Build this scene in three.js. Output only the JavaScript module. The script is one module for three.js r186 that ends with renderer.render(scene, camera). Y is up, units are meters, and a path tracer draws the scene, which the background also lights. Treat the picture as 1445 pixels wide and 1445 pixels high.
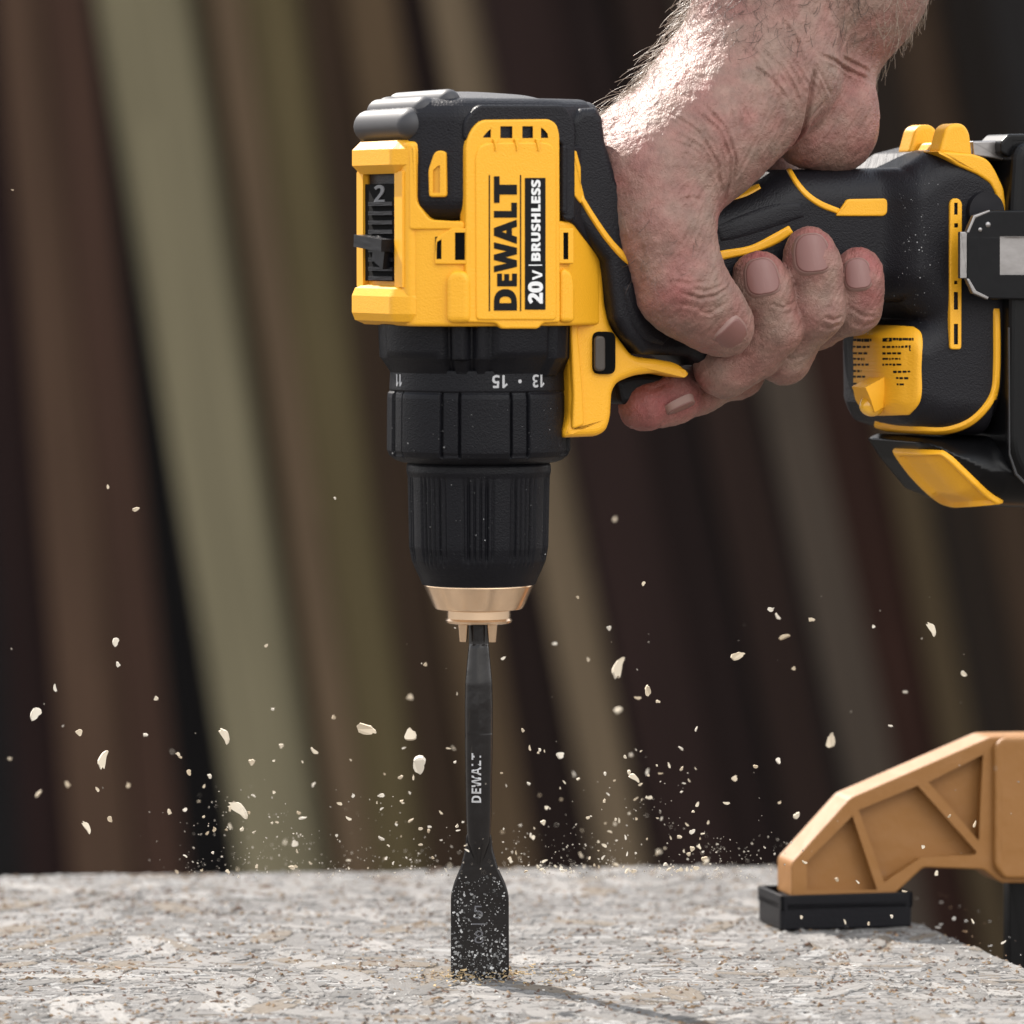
import * as THREE from 'three';
import { ImprovedNoise } from 'three/addons/math/ImprovedNoise.js';
import { mergeGeometries, toCreasedNormals } from 'three/addons/utils/BufferGeometryUtils.js';
import { TextGeometry } from 'three/addons/geometries/TextGeometry.js';
import { FontLoader } from 'three/addons/loaders/FontLoader.js';

// ---------------------------------------------------------------- camera, sky, sun, exposure
// everything below is laid out in millimetres and turned into metres when a mesh is added
const LENS = 1500, PITCH = THREE.MathUtils.degToRad(3), PXMM = 0.2, HALF = 722.5;
const scene = new THREE.Scene();
const camera = new THREE.PerspectiveCamera(2 * THREE.MathUtils.radToDeg(Math.atan(HALF * PXMM / LENS)), 1, 0.1, 60);
const AIM = [0, 132.7, 0];
const EYE = [0, AIM[1] + LENS * Math.sin(PITCH), LENS * Math.cos(PITCH)];
camera.position.set(EYE[0] / 1000, EYE[1] / 1000, EYE[2] / 1000);
camera.lookAt(AIM[0] / 1000, AIM[1] / 1000, AIM[2] / 1000);
camera.focus = 1.505;
camera.userData.fStop = camera.getFocalLength() / 14;

const SUN_DIR = new THREE.Vector3(-0.42, 0.64, -0.60).normalize();
const SKY_GAIN = 0.84;
{
  const w = 256, h = 128, d = new Float32Array(w * h * 4), n = new ImprovedNoise();
  for (let j = 0; j < h; j++) for (let i = 0; i < w; i++) {
    const el = ((j + 0.5) / h - 0.5) * Math.PI, az = (i + 0.5) / w * 2 * Math.PI;
    const x = Math.cos(el) * Math.cos(az), y = Math.sin(el), z = Math.cos(el) * Math.sin(az);
    const t = Math.max(0, y), k = Math.pow(1 - t, 2.2);
    let r = 0.50 + 0.42 * k, g = 0.56 + 0.33 * k, b = 0.66 + 0.20 * k;
    const glow = Math.max(0, x * SUN_DIR.x + y * SUN_DIR.y + z * SUN_DIR.z), au = 1.1 * glow ** 8 + 2.2 * glow ** 60; r += au; g += au * 0.97; b += au * 0.9;
    let c = 0;
    for (let o = 0, f = 1.15, a = 0.6; o < 4; o++, f *= 2.1, a *= 0.5) c += a * n.noise(x * f + 7, y * f * 1.8 + 3, z * f + 11);
    c = THREE.MathUtils.smoothstep(c, -0.05, 0.45) * THREE.MathUtils.smoothstep(y, 0, 0.12);
    c *= 0.9; r += (1.36 - r) * c; g += (1.31 - g) * c; b += (1.24 - b) * c;
    if (y < 0) { r = g = b = 0.3; }
    d.set([r * SKY_GAIN, g * SKY_GAIN, b * SKY_GAIN, 1], (j * w + i) * 4);
  }
  const sky = new THREE.DataTexture(d, w, h, THREE.RGBAFormat, THREE.FloatType);
  sky.mapping = THREE.EquirectangularReflectionMapping; sky.magFilter = THREE.LinearFilter; sky.minFilter = THREE.LinearFilter;
  sky.needsUpdate = true;
  scene.background = sky; scene.environment = sky;
}
const sun = new THREE.DirectionalLight(0xfff7ee, 4.2);
sun.position.copy(SUN_DIR).multiplyScalar(4); sun.castShadow = true; sun.shadow.radius = 1.1;
sun.shadow.mapSize.set(4096, 4096);
Object.assign(sun.shadow.camera, { left: -1, right: 1, top: 1, bottom: -1, near: 0.1, far: 12 });
scene.add(sun, sun.target);

const renderer = new THREE.WebGLRenderer({ antialias: true });
renderer.toneMapping = THREE.LinearToneMapping;
renderer.toneMappingExposure = 2.3;
renderer.shadowMap.enabled = true; renderer.shadowMap.type = THREE.PCFSoftShadowMap;
renderer.setSize(1024, 1024);

// ---------------------------------------------------------------- helpers
function rng(seed) { let a = seed >>> 0; return () => { a = (a + 0x6d2b79f5) | 0; let t = Math.imul(a ^ (a >>> 15), 1 | a); t = (t + Math.imul(t ^ (t >>> 7), 61 | t)) ^ t; return ((t ^ (t >>> 14)) >>> 0) / 4294967296; }; }
const noise = new ImprovedNoise();
const fbm = (x, y, z, oct = 4) => { let s = 0, a = 0.5; for (let o = 0; o < oct; o++) { s += a * noise.noise(x, y, z); x *= 2.03; y *= 2.03; z *= 2.03; a *= 0.5; } return s; };
const sub = (a, b) => [a[0] - b[0], a[1] - b[1], a[2] - b[2]], add = (a, b) => [a[0] + b[0], a[1] + b[1], a[2] + b[2]];
const mul = (a, s) => [a[0] * s, a[1] * s, a[2] * s], dot = (a, b) => a[0] * b[0] + a[1] * b[1] + a[2] * b[2];
const cross = (a, b) => [a[1] * b[2] - a[2] * b[1], a[2] * b[0] - a[0] * b[2], a[0] * b[1] - a[1] * b[0]];
const len = (a) => Math.hypot(a[0], a[1], a[2]), unit = (a) => mul(a, 1 / len(a));
const mix = (a, b, t) => a + (b - a) * t, clamp = (x, a = 0, b = 1) => Math.min(b, Math.max(a, x));
const sstep = THREE.MathUtils.smoothstep;
const FWD = unit(sub(AIM, EYE)), RIGHT = [1, 0, 0], UPV = cross(RIGHT, FWD);
// direction, in the world, of the sight line through a point of the survey photograph
const sight = (px, py) => unit(add(FWD, add(mul(RIGHT, (px - HALF) * PXMM / LENS), mul(UPV, (HALF - py) * PXMM / LENS))));
// a local frame: origin (mm, world) and a turn about the vertical
function frame(o, deg) {
  const a = THREE.MathUtils.degToRad(deg), c = Math.cos(a), s = Math.sin(a);
  const f = { o, a };
  f.dir = (v) => [v[0] * c - v[2] * s, v[1], v[0] * s + v[2] * c];          // world -> local
  f.loc = (p) => f.dir(sub(p, o));
  f.wdir = (v) => [v[0] * c + v[2] * s, v[1], -v[0] * s + v[2] * c];        // local -> world
  f.world = (p) => add(f.wdir(p), o);
  f.eye = f.loc(EYE);
  f.ray = (px, py) => f.dir(sight(px, py));
  f.on = (px, py, p, n) => { const d = f.ray(px, py); return add(f.eye, mul(d, dot(sub(p, f.eye), n) / dot(d, n))); };
  f.z = (px, py, z = 0) => f.on(px, py, [0, 0, z], [0, 0, 1]);
  return f;
}
const WORLD = frame([0, 0, 0], 0);
const names = {};
function numbered(n) { const k = names[n] = (names[n] ?? -1) + 1; return k ? `${n}_${String(k).padStart(3, '0')}` : n; }
function tag(o, label, category, group, kind) { if (label) o.userData.label = label; if (category) o.userData.category = category; if (group) o.userData.group = group; if (kind) o.userData.kind = kind; return o; }
function thing(name, label, category, f, group) {
  const o = new THREE.Group(); o.name = numbered(name); tag(o, label, category, group);
  o.position.set(f.o[0] / 1000, f.o[1] / 1000, f.o[2] / 1000); o.rotation.y = f.a; scene.add(o); return o;
}
const MM = (g) => g.scale(0.001, 0.001, 0.001);
function part(parent, name, geo, mat, label) {                       // geo in mm of the parent's frame
  const list = Array.isArray(geo) ? geo : [geo];
  const g = MM(list.length > 1 ? mergeGeometries(list.map((x) => { const y = x.index ? x.toNonIndexed() : x; for (const k of Object.keys(y.attributes)) if (!['position', 'normal', 'uv'].includes(k)) y.deleteAttribute(k); return y; })) : list[0]);
  const m = new THREE.Mesh(g, mat); m.name = name; m.castShadow = m.receiveShadow = true; parent.add(m);
  if (label) m.userData.label = label;
  return m;
}
// rounded polygon -> Shape
function rounded(pts, r) {
  const s = new THREE.Shape(), n = pts.length;
  for (let i = 0; i < n; i++) {
    const p = pts[i], a = pts[(i + n - 1) % n], b = pts[(i + 1) % n], rr = p[2] ?? r;
    const la = Math.hypot(a[0] - p[0], a[1] - p[1]), lb = Math.hypot(b[0] - p[0], b[1] - p[1]);
    const q = Math.min(rr, la * 0.48, lb * 0.48);
    const p1 = [p[0] + (a[0] - p[0]) / la * q, p[1] + (a[1] - p[1]) / la * q], p2 = [p[0] + (b[0] - p[0]) / lb * q, p[1] + (b[1] - p[1]) / lb * q];
    if (i === 0) s.moveTo(...p1); else s.lineTo(...p1);
    if (q > 0.02) s.quadraticCurveTo(p[0], p[1], p2[0], p2[1]);
  }
  s.closePath(); return s;
}
// a slab with its outer face on the plane (p, n) of frame f; outline given as seen
function plate(f, P, px, depth, { r = 0.6, bevel = 0.4, seg = 3, holes = [], lift = 0 } = {}) {
  const n = unit(P.n), p0 = add(P.p, mul(n, lift));
  const up = Math.abs(n[1]) > 0.9 ? [0, 0, -1] : [0, 1, 0];
  const u = unit(cross(up, n)), v = cross(n, u);
  const to = (q) => { const w = sub(f.on(q[0], q[1], p0, n), p0); return q[2] === undefined ? [dot(w, u), dot(w, v)] : [dot(w, u), dot(w, v), q[2]]; };
  const s = rounded(px.map(to), r);
  for (const h of holes) {
    const q = h.map(to), cx = q.reduce((t, a) => t + a[0], 0) / q.length, cy = q.reduce((t, a) => t + a[1], 0) / q.length;
    const hw = Math.max(...q.map((a) => Math.abs(a[0] - cx))), hh = Math.max(...q.map((a) => Math.abs(a[1] - cy)));
    s.holes.push(rounded(q.map((a) => [cx + (a[0] - cx) * (hw + bevel) / hw, cy + (a[1] - cy) * (hh + bevel) / hh]), 0.4));
  }
  const g = new THREE.ExtrudeGeometry(s, { depth: depth - 2 * bevel, bevelEnabled: bevel > 0, bevelSize: bevel, bevelThickness: bevel, bevelOffset: -bevel, bevelSegments: seg, curveSegments: 6 });
  g.translate(0, 0, -(depth - bevel));
  g.applyMatrix4(new THREE.Matrix4().makeBasis(new THREE.Vector3(...u), new THREE.Vector3(...v), new THREE.Vector3(...n)).setPosition(...p0));
  return g;
}
const rect = (x0, y0, x1, y1) => [[x0, y0], [x1, y0], [x1, y1], [x0, y1]];
// upright prism: outline in local (x, z), between two heights
function prism(pts, y0, y1, { r = 2, bevel = 1.5, seg = 4 } = {}) {
  const g = new THREE.ExtrudeGeometry(rounded(pts.map(([x, z, q]) => [x, -z, q]), r), { depth: y1 - y0 - 2 * bevel, bevelEnabled: true, bevelSize: bevel, bevelThickness: bevel, bevelOffset: -bevel, bevelSegments: seg, curveSegments: 6 });
  return g.translate(0, 0, bevel).rotateX(-Math.PI / 2).translate(0, y0, 0);
}
// surface of revolution with a radius that may vary round the axis; prof: [[y, r], ...]; carve(angle, y, r) -> r
function revolve(prof, n, carve, { sub: sd = 1, cx = 0, cz = 0, crease = 0 } = {}) {
  const rows = [];
  for (let i = 0; i < prof.length - 1; i++) for (let k = 0; k < sd; k++) { const t = k / sd; rows.push([mix(prof[i][0], prof[i + 1][0], t), mix(prof[i][1], prof[i + 1][1], t)]); }
  rows.push(prof[prof.length - 1]);
  const pos = [], uv = [], idx = [];
  for (const [y, r] of rows) for (let j = 0; j <= n; j++) {
    const a = j / n * 2 * Math.PI, q = carve && r > 0.5 ? carve(a, y, r) : r;
    pos.push(cx + Math.sin(a) * q, y, cz + Math.cos(a) * q); uv.push(a * r, y);
  }
  for (let i = 0; i < rows.length - 1; i++) for (let j = 0; j < n; j++) { const a = i * (n + 1) + j, b = a + n + 1; idx.push(a, b, a + 1, b, b + 1, a + 1); }
  if (rows[0][0] > rows[rows.length - 1][0]) for (let k = 0; k < idx.length; k += 3) { const t = idx[k + 1]; idx[k + 1] = idx[k + 2]; idx[k + 2] = t; }
  for (let k = 0; k < idx.length; k += 3) { const t = idx[k + 1]; idx[k + 1] = idx[k + 2]; idx[k + 2] = t; }
  const g = new THREE.BufferGeometry();
  g.setAttribute('position', new THREE.Float32BufferAttribute(pos, 3)); g.setAttribute('uv', new THREE.Float32BufferAttribute(uv, 2)); g.setIndex(idx);
  if (crease) return toCreasedNormals(g, crease);
  g.computeVertexNormals(); return g;
}
// signed distance of a point to a polygon in the plane
function polyDist(poly) {
  const n = poly.length;
  return (x, y) => {
    let d = 1e9, s = 1;
    for (let i = 0, j = n - 1; i < n; j = i++) {
      const ex = poly[j][0] - poly[i][0], ey = poly[j][1] - poly[i][1], wx = x - poly[i][0], wy = y - poly[i][1];
      const t = clamp((wx * ex + wy * ey) / (ex * ex + ey * ey)), bx = wx - ex * t, by = wy - ey * t;
      d = Math.min(d, bx * bx + by * by);
      const c1 = y >= poly[i][1], c2 = y < poly[j][1], c3 = ex * wy > ey * wx;
      if ((c1 && c2 && c3) || (!c1 && !c2 && !c3)) s = -s;
    }
    return s * Math.sqrt(d);
  };
}
const smin = (a, b, k) => { const h = Math.max(k - Math.abs(a - b), 0) / k; return Math.min(a, b) - h * h * k * 0.25; };
function gradient(fn, x, y, z, e) {
  return [fn(x + e, y, z) - fn(x - e, y, z), fn(x, y + e, z) - fn(x, y - e, z), fn(x, y, z + e) - fn(x, y, z - e)];
}
// meshes the zero surface of fn over a box with surface nets; colour(x, y, z, n) optional
function skin(fn, lo, hi, cell, colour) {
  const nx = Math.ceil((hi[0] - lo[0]) / cell) + 1, ny = Math.ceil((hi[1] - lo[1]) / cell) + 1, nz = Math.ceil((hi[2] - lo[2]) / cell) + 1;
  const F = new Float32Array(nx * ny * nz).fill(NaN), B = 6;
  const at = (i, j, k) => i + nx * (j + ny * k);
  for (let k0 = 0; k0 < nz; k0 += B) for (let j0 = 0; j0 < ny; j0 += B) for (let i0 = 0; i0 < nx; i0 += B) {
    const c = fn(lo[0] + (i0 + B / 2) * cell, lo[1] + (j0 + B / 2) * cell, lo[2] + (k0 + B / 2) * cell);
    const far = Math.abs(c) > B * cell * 1.15 + 1.5;
    for (let k = k0; k < Math.min(nz, k0 + B); k++) for (let j = j0; j < Math.min(ny, j0 + B); j++) for (let i = i0; i < Math.min(nx, i0 + B); i++)
      F[at(i, j, k)] = far ? c : fn(lo[0] + i * cell, lo[1] + j * cell, lo[2] + k * cell);
  }
  const V = new Int32Array(nx * ny * nz).fill(-1), pos = [], nor = [], uv = [], col = [], idx = [];
  for (let k = 0; k < nz - 1; k++) for (let j = 0; j < ny - 1; j++) for (let i = 0; i < nx - 1; i++) {
    let m = 0, x = 0, y = 0, z = 0, c = 0;
    const q = [];
    for (let b = 0; b < 8; b++) { const f = F[at(i + (b & 1), j + ((b >> 1) & 1), k + (b >> 2))]; q.push(f); if (f < 0) m |= 1 << b; }
    if (m === 0 || m === 255) continue;
    for (let a = 0; a < 8; a++) for (const e of [1, 2, 4]) if (!(a & e)) {
      const b = a | e; if (((m >> a) & 1) === ((m >> b) & 1)) continue;
      const t = q[a] / (q[a] - q[b]);
      x += (a & 1) + (e === 1 ? t : 0); y += ((a >> 1) & 1) + (e === 2 ? t : 0); z += (a >> 2) + (e === 4 ? t : 0); c++;
    }
    let X = lo[0] + (i + x / c) * cell, Y = lo[1] + (j + y / c) * cell, Z = lo[2] + (k + z / c) * cell;
    const e = cell * 0.3; let g = gradient(fn, X, Y, Z, e), gl = len(g) || 1;
    const d = clamp(fn(X, Y, Z) / (gl / (2 * e)), -cell * 0.5, cell * 0.5); X -= g[0] / gl * d; Y -= g[1] / gl * d; Z -= g[2] / gl * d;
    g = gradient(fn, X, Y, Z, e); gl = len(g) || 1; const n = [g[0] / gl, g[1] / gl, g[2] / gl];
    V[at(i, j, k)] = pos.length / 3; pos.push(X, Y, Z); nor.push(...n); uv.push(X + Z * 0.6, Y + Z * 0.35);
    if (colour) col.push(...colour(X, Y, Z, n));
  }
  for (let k = 1; k < nz - 1; k++) for (let j = 1; j < ny - 1; j++) for (let i = 1; i < nx - 1; i++) {
    const s = F[at(i, j, k)] < 0;
    const quad = (a, b, c, d, flip) => { if (a < 0 || b < 0 || c < 0 || d < 0) return; if (flip) idx.push(a, d, c, a, c, b); else idx.push(a, b, c, a, c, d); };
    if (s !== F[at(i + 1, j, k)] < 0) quad(V[at(i, j - 1, k - 1)], V[at(i, j, k - 1)], V[at(i, j, k)], V[at(i, j - 1, k)], !s);
    if (s !== F[at(i, j + 1, k)] < 0) quad(V[at(i - 1, j, k - 1)], V[at(i - 1, j, k)], V[at(i, j, k)], V[at(i, j, k - 1)], !s);
    if (s !== F[at(i, j, k + 1)] < 0) quad(V[at(i - 1, j - 1, k)], V[at(i, j - 1, k)], V[at(i, j, k)], V[at(i - 1, j, k)], !s);
  }
  const g = new THREE.BufferGeometry();
  g.setAttribute('position', new THREE.Float32BufferAttribute(pos, 3)); g.setAttribute('normal', new THREE.Float32BufferAttribute(nor, 3)); g.setAttribute('uv', new THREE.Float32BufferAttribute(uv, 2));
  if (colour) g.setAttribute('color', new THREE.Float32BufferAttribute(col, 3));
  g.setIndex(idx); return g;
}
// where a sight line meets a field (local frame)
function meet(f, fn, px, py) {
  const d = f.ray(px, py); let t = LENS - 120, best = 1e9, bp = null;
  for (let i = 0; i < 90; i++) { const p = add(f.eye, mul(d, t)), q = fn(...p); if (q < best) { best = q; bp = p; } if (q < 0.01) return p; t += q * 0.8; if (t > LENS + 300) break; }
  return sub(bp, mul(unit(gradient(fn, ...bp, 0.3)), best));            // just past the outline: the nearest point of it
}
// a raised patch laid on a field between two lines seen in the photograph (left and right edges, same number of points)
function patch(f, fn, left, right, high, { sink = 0.6, N = 40, M = 8, dish = 0 } = {}) {
  const cv = (l) => new THREE.CatmullRomCurve3(l.map((p) => new THREE.Vector3(p[0], p[1], 0)), false, 'centripetal');
  const a = cv(left), b = cv(right), pos = [], uv = [], idx = [];
  for (let i = 0; i <= N; i++) {
    const t = i / N, p = a.getPoint(t), q = b.getPoint(t), te = 2 * t - 1;
    for (let j = 0; j <= M; j++) {
      const s = j / M, se = 2 * s - 1, h = meet(f, fn, mix(p.x, q.x, s), mix(p.y, q.y, s));
      const g = unit(gradient(fn, ...h, 0.3)), rim = Math.sqrt(Math.max(0, 1 - se ** 8)) * Math.sqrt(Math.max(0, 1 - te ** 16));
      const out = i === 0 || j === 0 || i === N || j === M;
      const c = add(h, mul(g, out ? -sink : high * rim - dish * sstep(1 - Math.abs(se), 0.18, 0.34) * sstep(1 - Math.abs(te), 0.12, 0.24)));
      pos.push(...c); uv.push(c[0], c[1]);
    }
  }
  for (let i = 0; i < N; i++) for (let j = 0; j < M; j++) { const k = i * (M + 1) + j, l = k + M + 1; idx.push(k, l, k + 1, l, l + 1, k + 1); }
  const g = new THREE.BufferGeometry();
  g.setAttribute('position', new THREE.Float32BufferAttribute(pos, 3)); g.setAttribute('uv', new THREE.Float32BufferAttribute(uv, 2)); g.setIndex(idx); g.computeVertexNormals(); return g;
}
// a raised strip: pts are [px, py, half width px] along its middle
function strip(f, fn, pts, high, o = {}) {
  const L = [], R2 = [], n = pts.length;
  pts.forEach((p, i) => { const A = pts[Math.max(0, i - 1)], B = pts[Math.min(n - 1, i + 1)], l = Math.hypot(B[0] - A[0], B[1] - A[1]), nx = -(B[1] - A[1]) / l * p[2], ny = (B[0] - A[0]) / l * p[2]; L.push([p[0] + nx, p[1] + ny]); R2.push([p[0] - nx, p[1] - ny]); });
  return patch(f, fn, L, R2, high, { N: Math.max(12, n * 6), M: 6, ...o });
}
const font = await new FontLoader().loadAsync('fonts/droid/droid_sans_bold.typeface.json');
const fontReg = await new FontLoader().loadAsync('fonts/droid/droid_sans_regular.typeface.json');
// lettering w x h mm, centred on the origin, in the x-y plane, thick in +z
function letters(s, w, h, thick = 0.25, fnt = font, fat = 0) {
  const g = new TextGeometry(s, { font: fnt, size: 10, depth: 1, curveSegments: 5, bevelEnabled: fat > 0, bevelSize: fat, bevelThickness: 0.05, bevelSegments: 1 });
  g.computeBoundingBox(); const b = g.boundingBox;
  g.translate(-(b.min.x + b.max.x) / 2, -(b.min.y + b.max.y) / 2, 0); g.scale(w / (b.max.x - b.min.x), h / (b.max.y - b.min.y), thick); return g;
}
function bend(g, R, ang, y) {                                        // wraps x-y lettering round the vertical axis
  const p = g.attributes.position;
  for (let i = 0; i < p.count; i++) { const a = ang + p.getX(i) / R, r = R + p.getZ(i); p.setXYZ(i, Math.sin(a) * r, p.getY(i) + y, Math.cos(a) * r); }
  g.computeVertexNormals(); return g;
}

// ---------------------------------------------------------------- textures and materials
function dataTex(n, fn, srgb, rep) {
  const d = new Uint8Array(n * n * 4);
  for (let j = 0; j < n; j++) for (let i = 0; i < n; i++) { const c = fn(i, j); d.set(typeof c === 'number' ? [c * 255, c * 255, c * 255, 255] : [c[0] * 255, c[1] * 255, c[2] * 255, 255], (j * n + i) * 4); }
  const t = new THREE.DataTexture(d, n, n); t.wrapS = t.wrapT = THREE.RepeatWrapping; t.magFilter = THREE.LinearFilter; t.minFilter = THREE.LinearMipmapLinearFilter;
  if (srgb) t.colorSpace = THREE.SRGBColorSpace; if (rep) t.repeat.set(rep, rep); t.needsUpdate = true; return t;
}
const rt = rng(5);
const grainA = new Float32Array(256 * 256).map(() => rt());
const smooth = (i, j, s) => { let a = 0; for (let y = -s; y <= s; y++) for (let x = -s; x <= s; x++) a += grainA[((j + y + 256) & 255) * 256 + ((i + x + 256) & 255)]; return a / (2 * s + 1) ** 2; };
const pebble = dataTex(256, (i, j) => clamp(0.5 + (smooth(i, j, 1) - 0.5) * 1.6), false, 1 / 26);       // moulded-plastic texture, 26 mm tile (uv in mm)
const smudge = dataTex(256, (i, j) => clamp(0.5 + 0.9 * fbm(i / 40, j / 40, 3.3, 5)), false, 1 / 70);
const M = {};
const std = (o) => new THREE.MeshStandardMaterial(o), phys = (o) => new THREE.MeshPhysicalMaterial(o);
M.yellow = phys({ color: new THREE.Color().setRGB(0.80, 0.385, 0.016), roughness: 0.46, bumpMap: pebble, bumpScale: 0.00008, specularIntensity: 0.8 });
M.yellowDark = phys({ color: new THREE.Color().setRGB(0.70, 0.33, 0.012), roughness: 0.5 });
M.black = phys({ color: new THREE.Color().setRGB(0.0065, 0.0065, 0.0085), roughness: 0.4, bumpMap: pebble, bumpScale: 0.00010, specularIntensity: 0.3 });
M.rubber = phys({ color: new THREE.Color().setRGB(0.0085, 0.008, 0.0105), roughness: 0.46, bumpMap: pebble, bumpScale: 0.00014, specularIntensity: 0.42, sheen: 0.04, sheenColor: new THREE.Color(0.5, 0.5, 0.6), sheenRoughness: 0.4 });
M.gloss = phys({ color: new THREE.Color().setRGB(0.004, 0.004, 0.0045), roughness: 0.28, specularIntensity: 0.4 });
M.hole = phys({ color: new THREE.Color().setRGB(0.003, 0.003, 0.003), roughness: 0.9, specularIntensity: 0.2 });
M.white = std({ color: new THREE.Color().setRGB(0.72, 0.72, 0.72), roughness: 0.6 });
M.greyPrint = std({ color: new THREE.Color().setRGB(0.42, 0.42, 0.43), roughness: 0.6 });
M.ink = phys({ color: new THREE.Color().setRGB(0.004, 0.004, 0.005), roughness: 0.6, specularIntensity: 0.35 });
M.copper = std({ color: new THREE.Color().setRGB(0.86, 0.63, 0.43), metalness: 1, roughness: 0.24, roughnessMap: null });
M.steel = std({ color: new THREE.Color().setRGB(0.30, 0.285, 0.28), metalness: 1, roughness: 0.42, bumpMap: smudge, bumpScale: 0.0002 });
M.blackSteel = phys({ color: new THREE.Color().setRGB(0.004, 0.004, 0.005), roughness: 0.34, specularIntensity: 0.35, bumpMap: smudge, bumpScale: 0.0001 });
M.bit = phys({ color: new THREE.Color().setRGB(0.011, 0.0095, 0.0095), metalness: 0.15, roughness: 0.2, specularIntensity: 0.8, bumpMap: smudge, bumpScale: 0.0002 });
M.lens = phys({ color: new THREE.Color().setRGB(0.8, 0.42, 0.03), roughness: 0.2, clearcoat: 0.6 });

// ---------------------------------------------------------------- setting: ground, dark wall, planks leaning on it
{
  const g = new THREE.PlaneGeometry(30000, 30000); g.rotateX(-Math.PI / 2); g.translate(0, -900, 0);
  const m = part(scene, 'ground', g, std({ color: new THREE.Color().setRGB(0.075, 0.066, 0.056), roughness: 0.95 })); tag(m, null, null, null, 'structure');
}
const WALLZ = -3400;
{
  const g = new THREE.BoxGeometry(6000, 2300, 60); g.translate(0, -900 + 1150, WALLZ - 330);
  const m = part(scene, 'wall', g, std({ color: new THREE.Color().setRGB(0.006, 0.0045, 0.0045), roughness: 0.95 })); tag(m, null, null, null, 'structure');
}
const plankGrain = dataTex(512, (i, j) => clamp(0.72 + 0.5 * fbm(i / 9, j / 150, 1.7, 4) + 0.25 * fbm(i / 60, j / 200, 8.1, 3)));
// [x at row 600 in the survey, x at row 0, width px, r, g, b, words]
const PL = [
  [22, -40, 70, 40, 25, 24, 'dark brown weathered plank leaning at the far left of the row'],
  [98, 40, 80, 88, 68, 55, 'mid brown plank leaning just left of the black gap'],
  [165, 92, 54, 74, 53, 44, 'reddish brown narrow plank bordering the black gap'],
  [310, 205, 125, 126, 121, 97, 'widest pale grey green plank leaning right of the black gap'],
  [382, 285, 28, 66, 56, 40, 'narrow dark olive plank squeezed between two green planks'],
  [412, 318, 40, 100, 84, 66, 'thin tan plank beside the olive green one'],
  [475, 385, 95, 100, 90, 64, 'olive green plank leaning behind the drill chuck at left'],
  [550, 460, 60, 62, 47, 36, 'dark brown plank right of the olive green plank'],
  [618, 520, 66, 88, 72, 54, 'brown tan plank leaning behind the drill body'],
  [690, 590, 80, 40, 28, 26, 'very dark brown plank hidden mostly behind the drill'],
  [757, 640, 62, 108, 95, 76, 'pale tan plank leaning right of the chuck'],
  [850, 726, 92, 46, 31, 29, 'dark brown plank leaning below the trigger finger'],
  [935, 810, 70, 38, 26, 25, 'blackish brown plank below the curled fingers'],
  [1030, 910, 70, 46, 32, 28, 'dark brown plank leaning left of the grey brown plank'],
  [1118, 990, 62, 78, 68, 60, 'grey brown plank leaning midway between drill and battery'],
  [1190, 1065, 80, 56, 35, 29, 'dark reddish plank right of the grey brown plank'],
  [1262, 1150, 46, 80, 67, 49, 'olive brown plank leaning below the battery foot'],
  [1330, 1220, 56, 40, 31, 25, 'near black plank leaning behind the battery'],
  [1400, 1290, 66, 74, 58, 46, 'brown plank leaning behind the belt clip'],
  [1470, 1362, 60, 30, 24, 21, 'dark plank leaning at the far right of the row'],
];
const lin = (v) => { v /= 255; return v <= 0.04045 ? v / 12.92 : ((v + 0.055) / 1.055) ** 2.4; };
PL.forEach(([x6, x0, w, r, g, b, words], i) => {
  const z = WALLZ + (i % 3) * 14, A = WORLD.on(x6, 600, [0, 0, z], [0, 0, 1]), B = WORLD.on(x0, 0, [0, 0, z], [0, 0, 1]);
  const d = unit(sub(B, A)), per = -Math.asin(clamp(d[0], -1, 1)), W = w * 1.1 * PXMM * (LENS - z) / LENS;
  const L = 2350, geo = new THREE.BoxGeometry(W, L, 24, 1, 1, 1); geo.rotateX(-0.13);
  const uvs = geo.attributes.uv; for (let k = 0; k < uvs.count; k++) uvs.setXY(k, uvs.getX(k) * W / 200 + i * 0.37, uvs.getY(k) * L / 900 + i * 0.21);
  const k = 0.68 + 0.2 * sstep(r, 60, 125), m = new THREE.Mesh(MM(geo), phys({ specularIntensity: 0.25, color: new THREE.Color().setRGB(lin(r) * k, lin(g) * k * (1 - 0.05 * sstep(r, 60, 125)), lin(b) * k * 0.95), roughness: 0.85, map: plankGrain }));
  m.name = numbered('leaning_plank'); m.castShadow = m.receiveShadow = true;
  const foot = -900 + 1175 * Math.cos(per), t = (foot - A[1]) / d[1];
  m.position.set((A[0] + d[0] * t) / 1000, foot / 1000, z / 1000); m.rotation.z = per;
  scene.add(tag(m, words, 'plank', 'planks leaning against the dark wall'));
});

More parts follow.
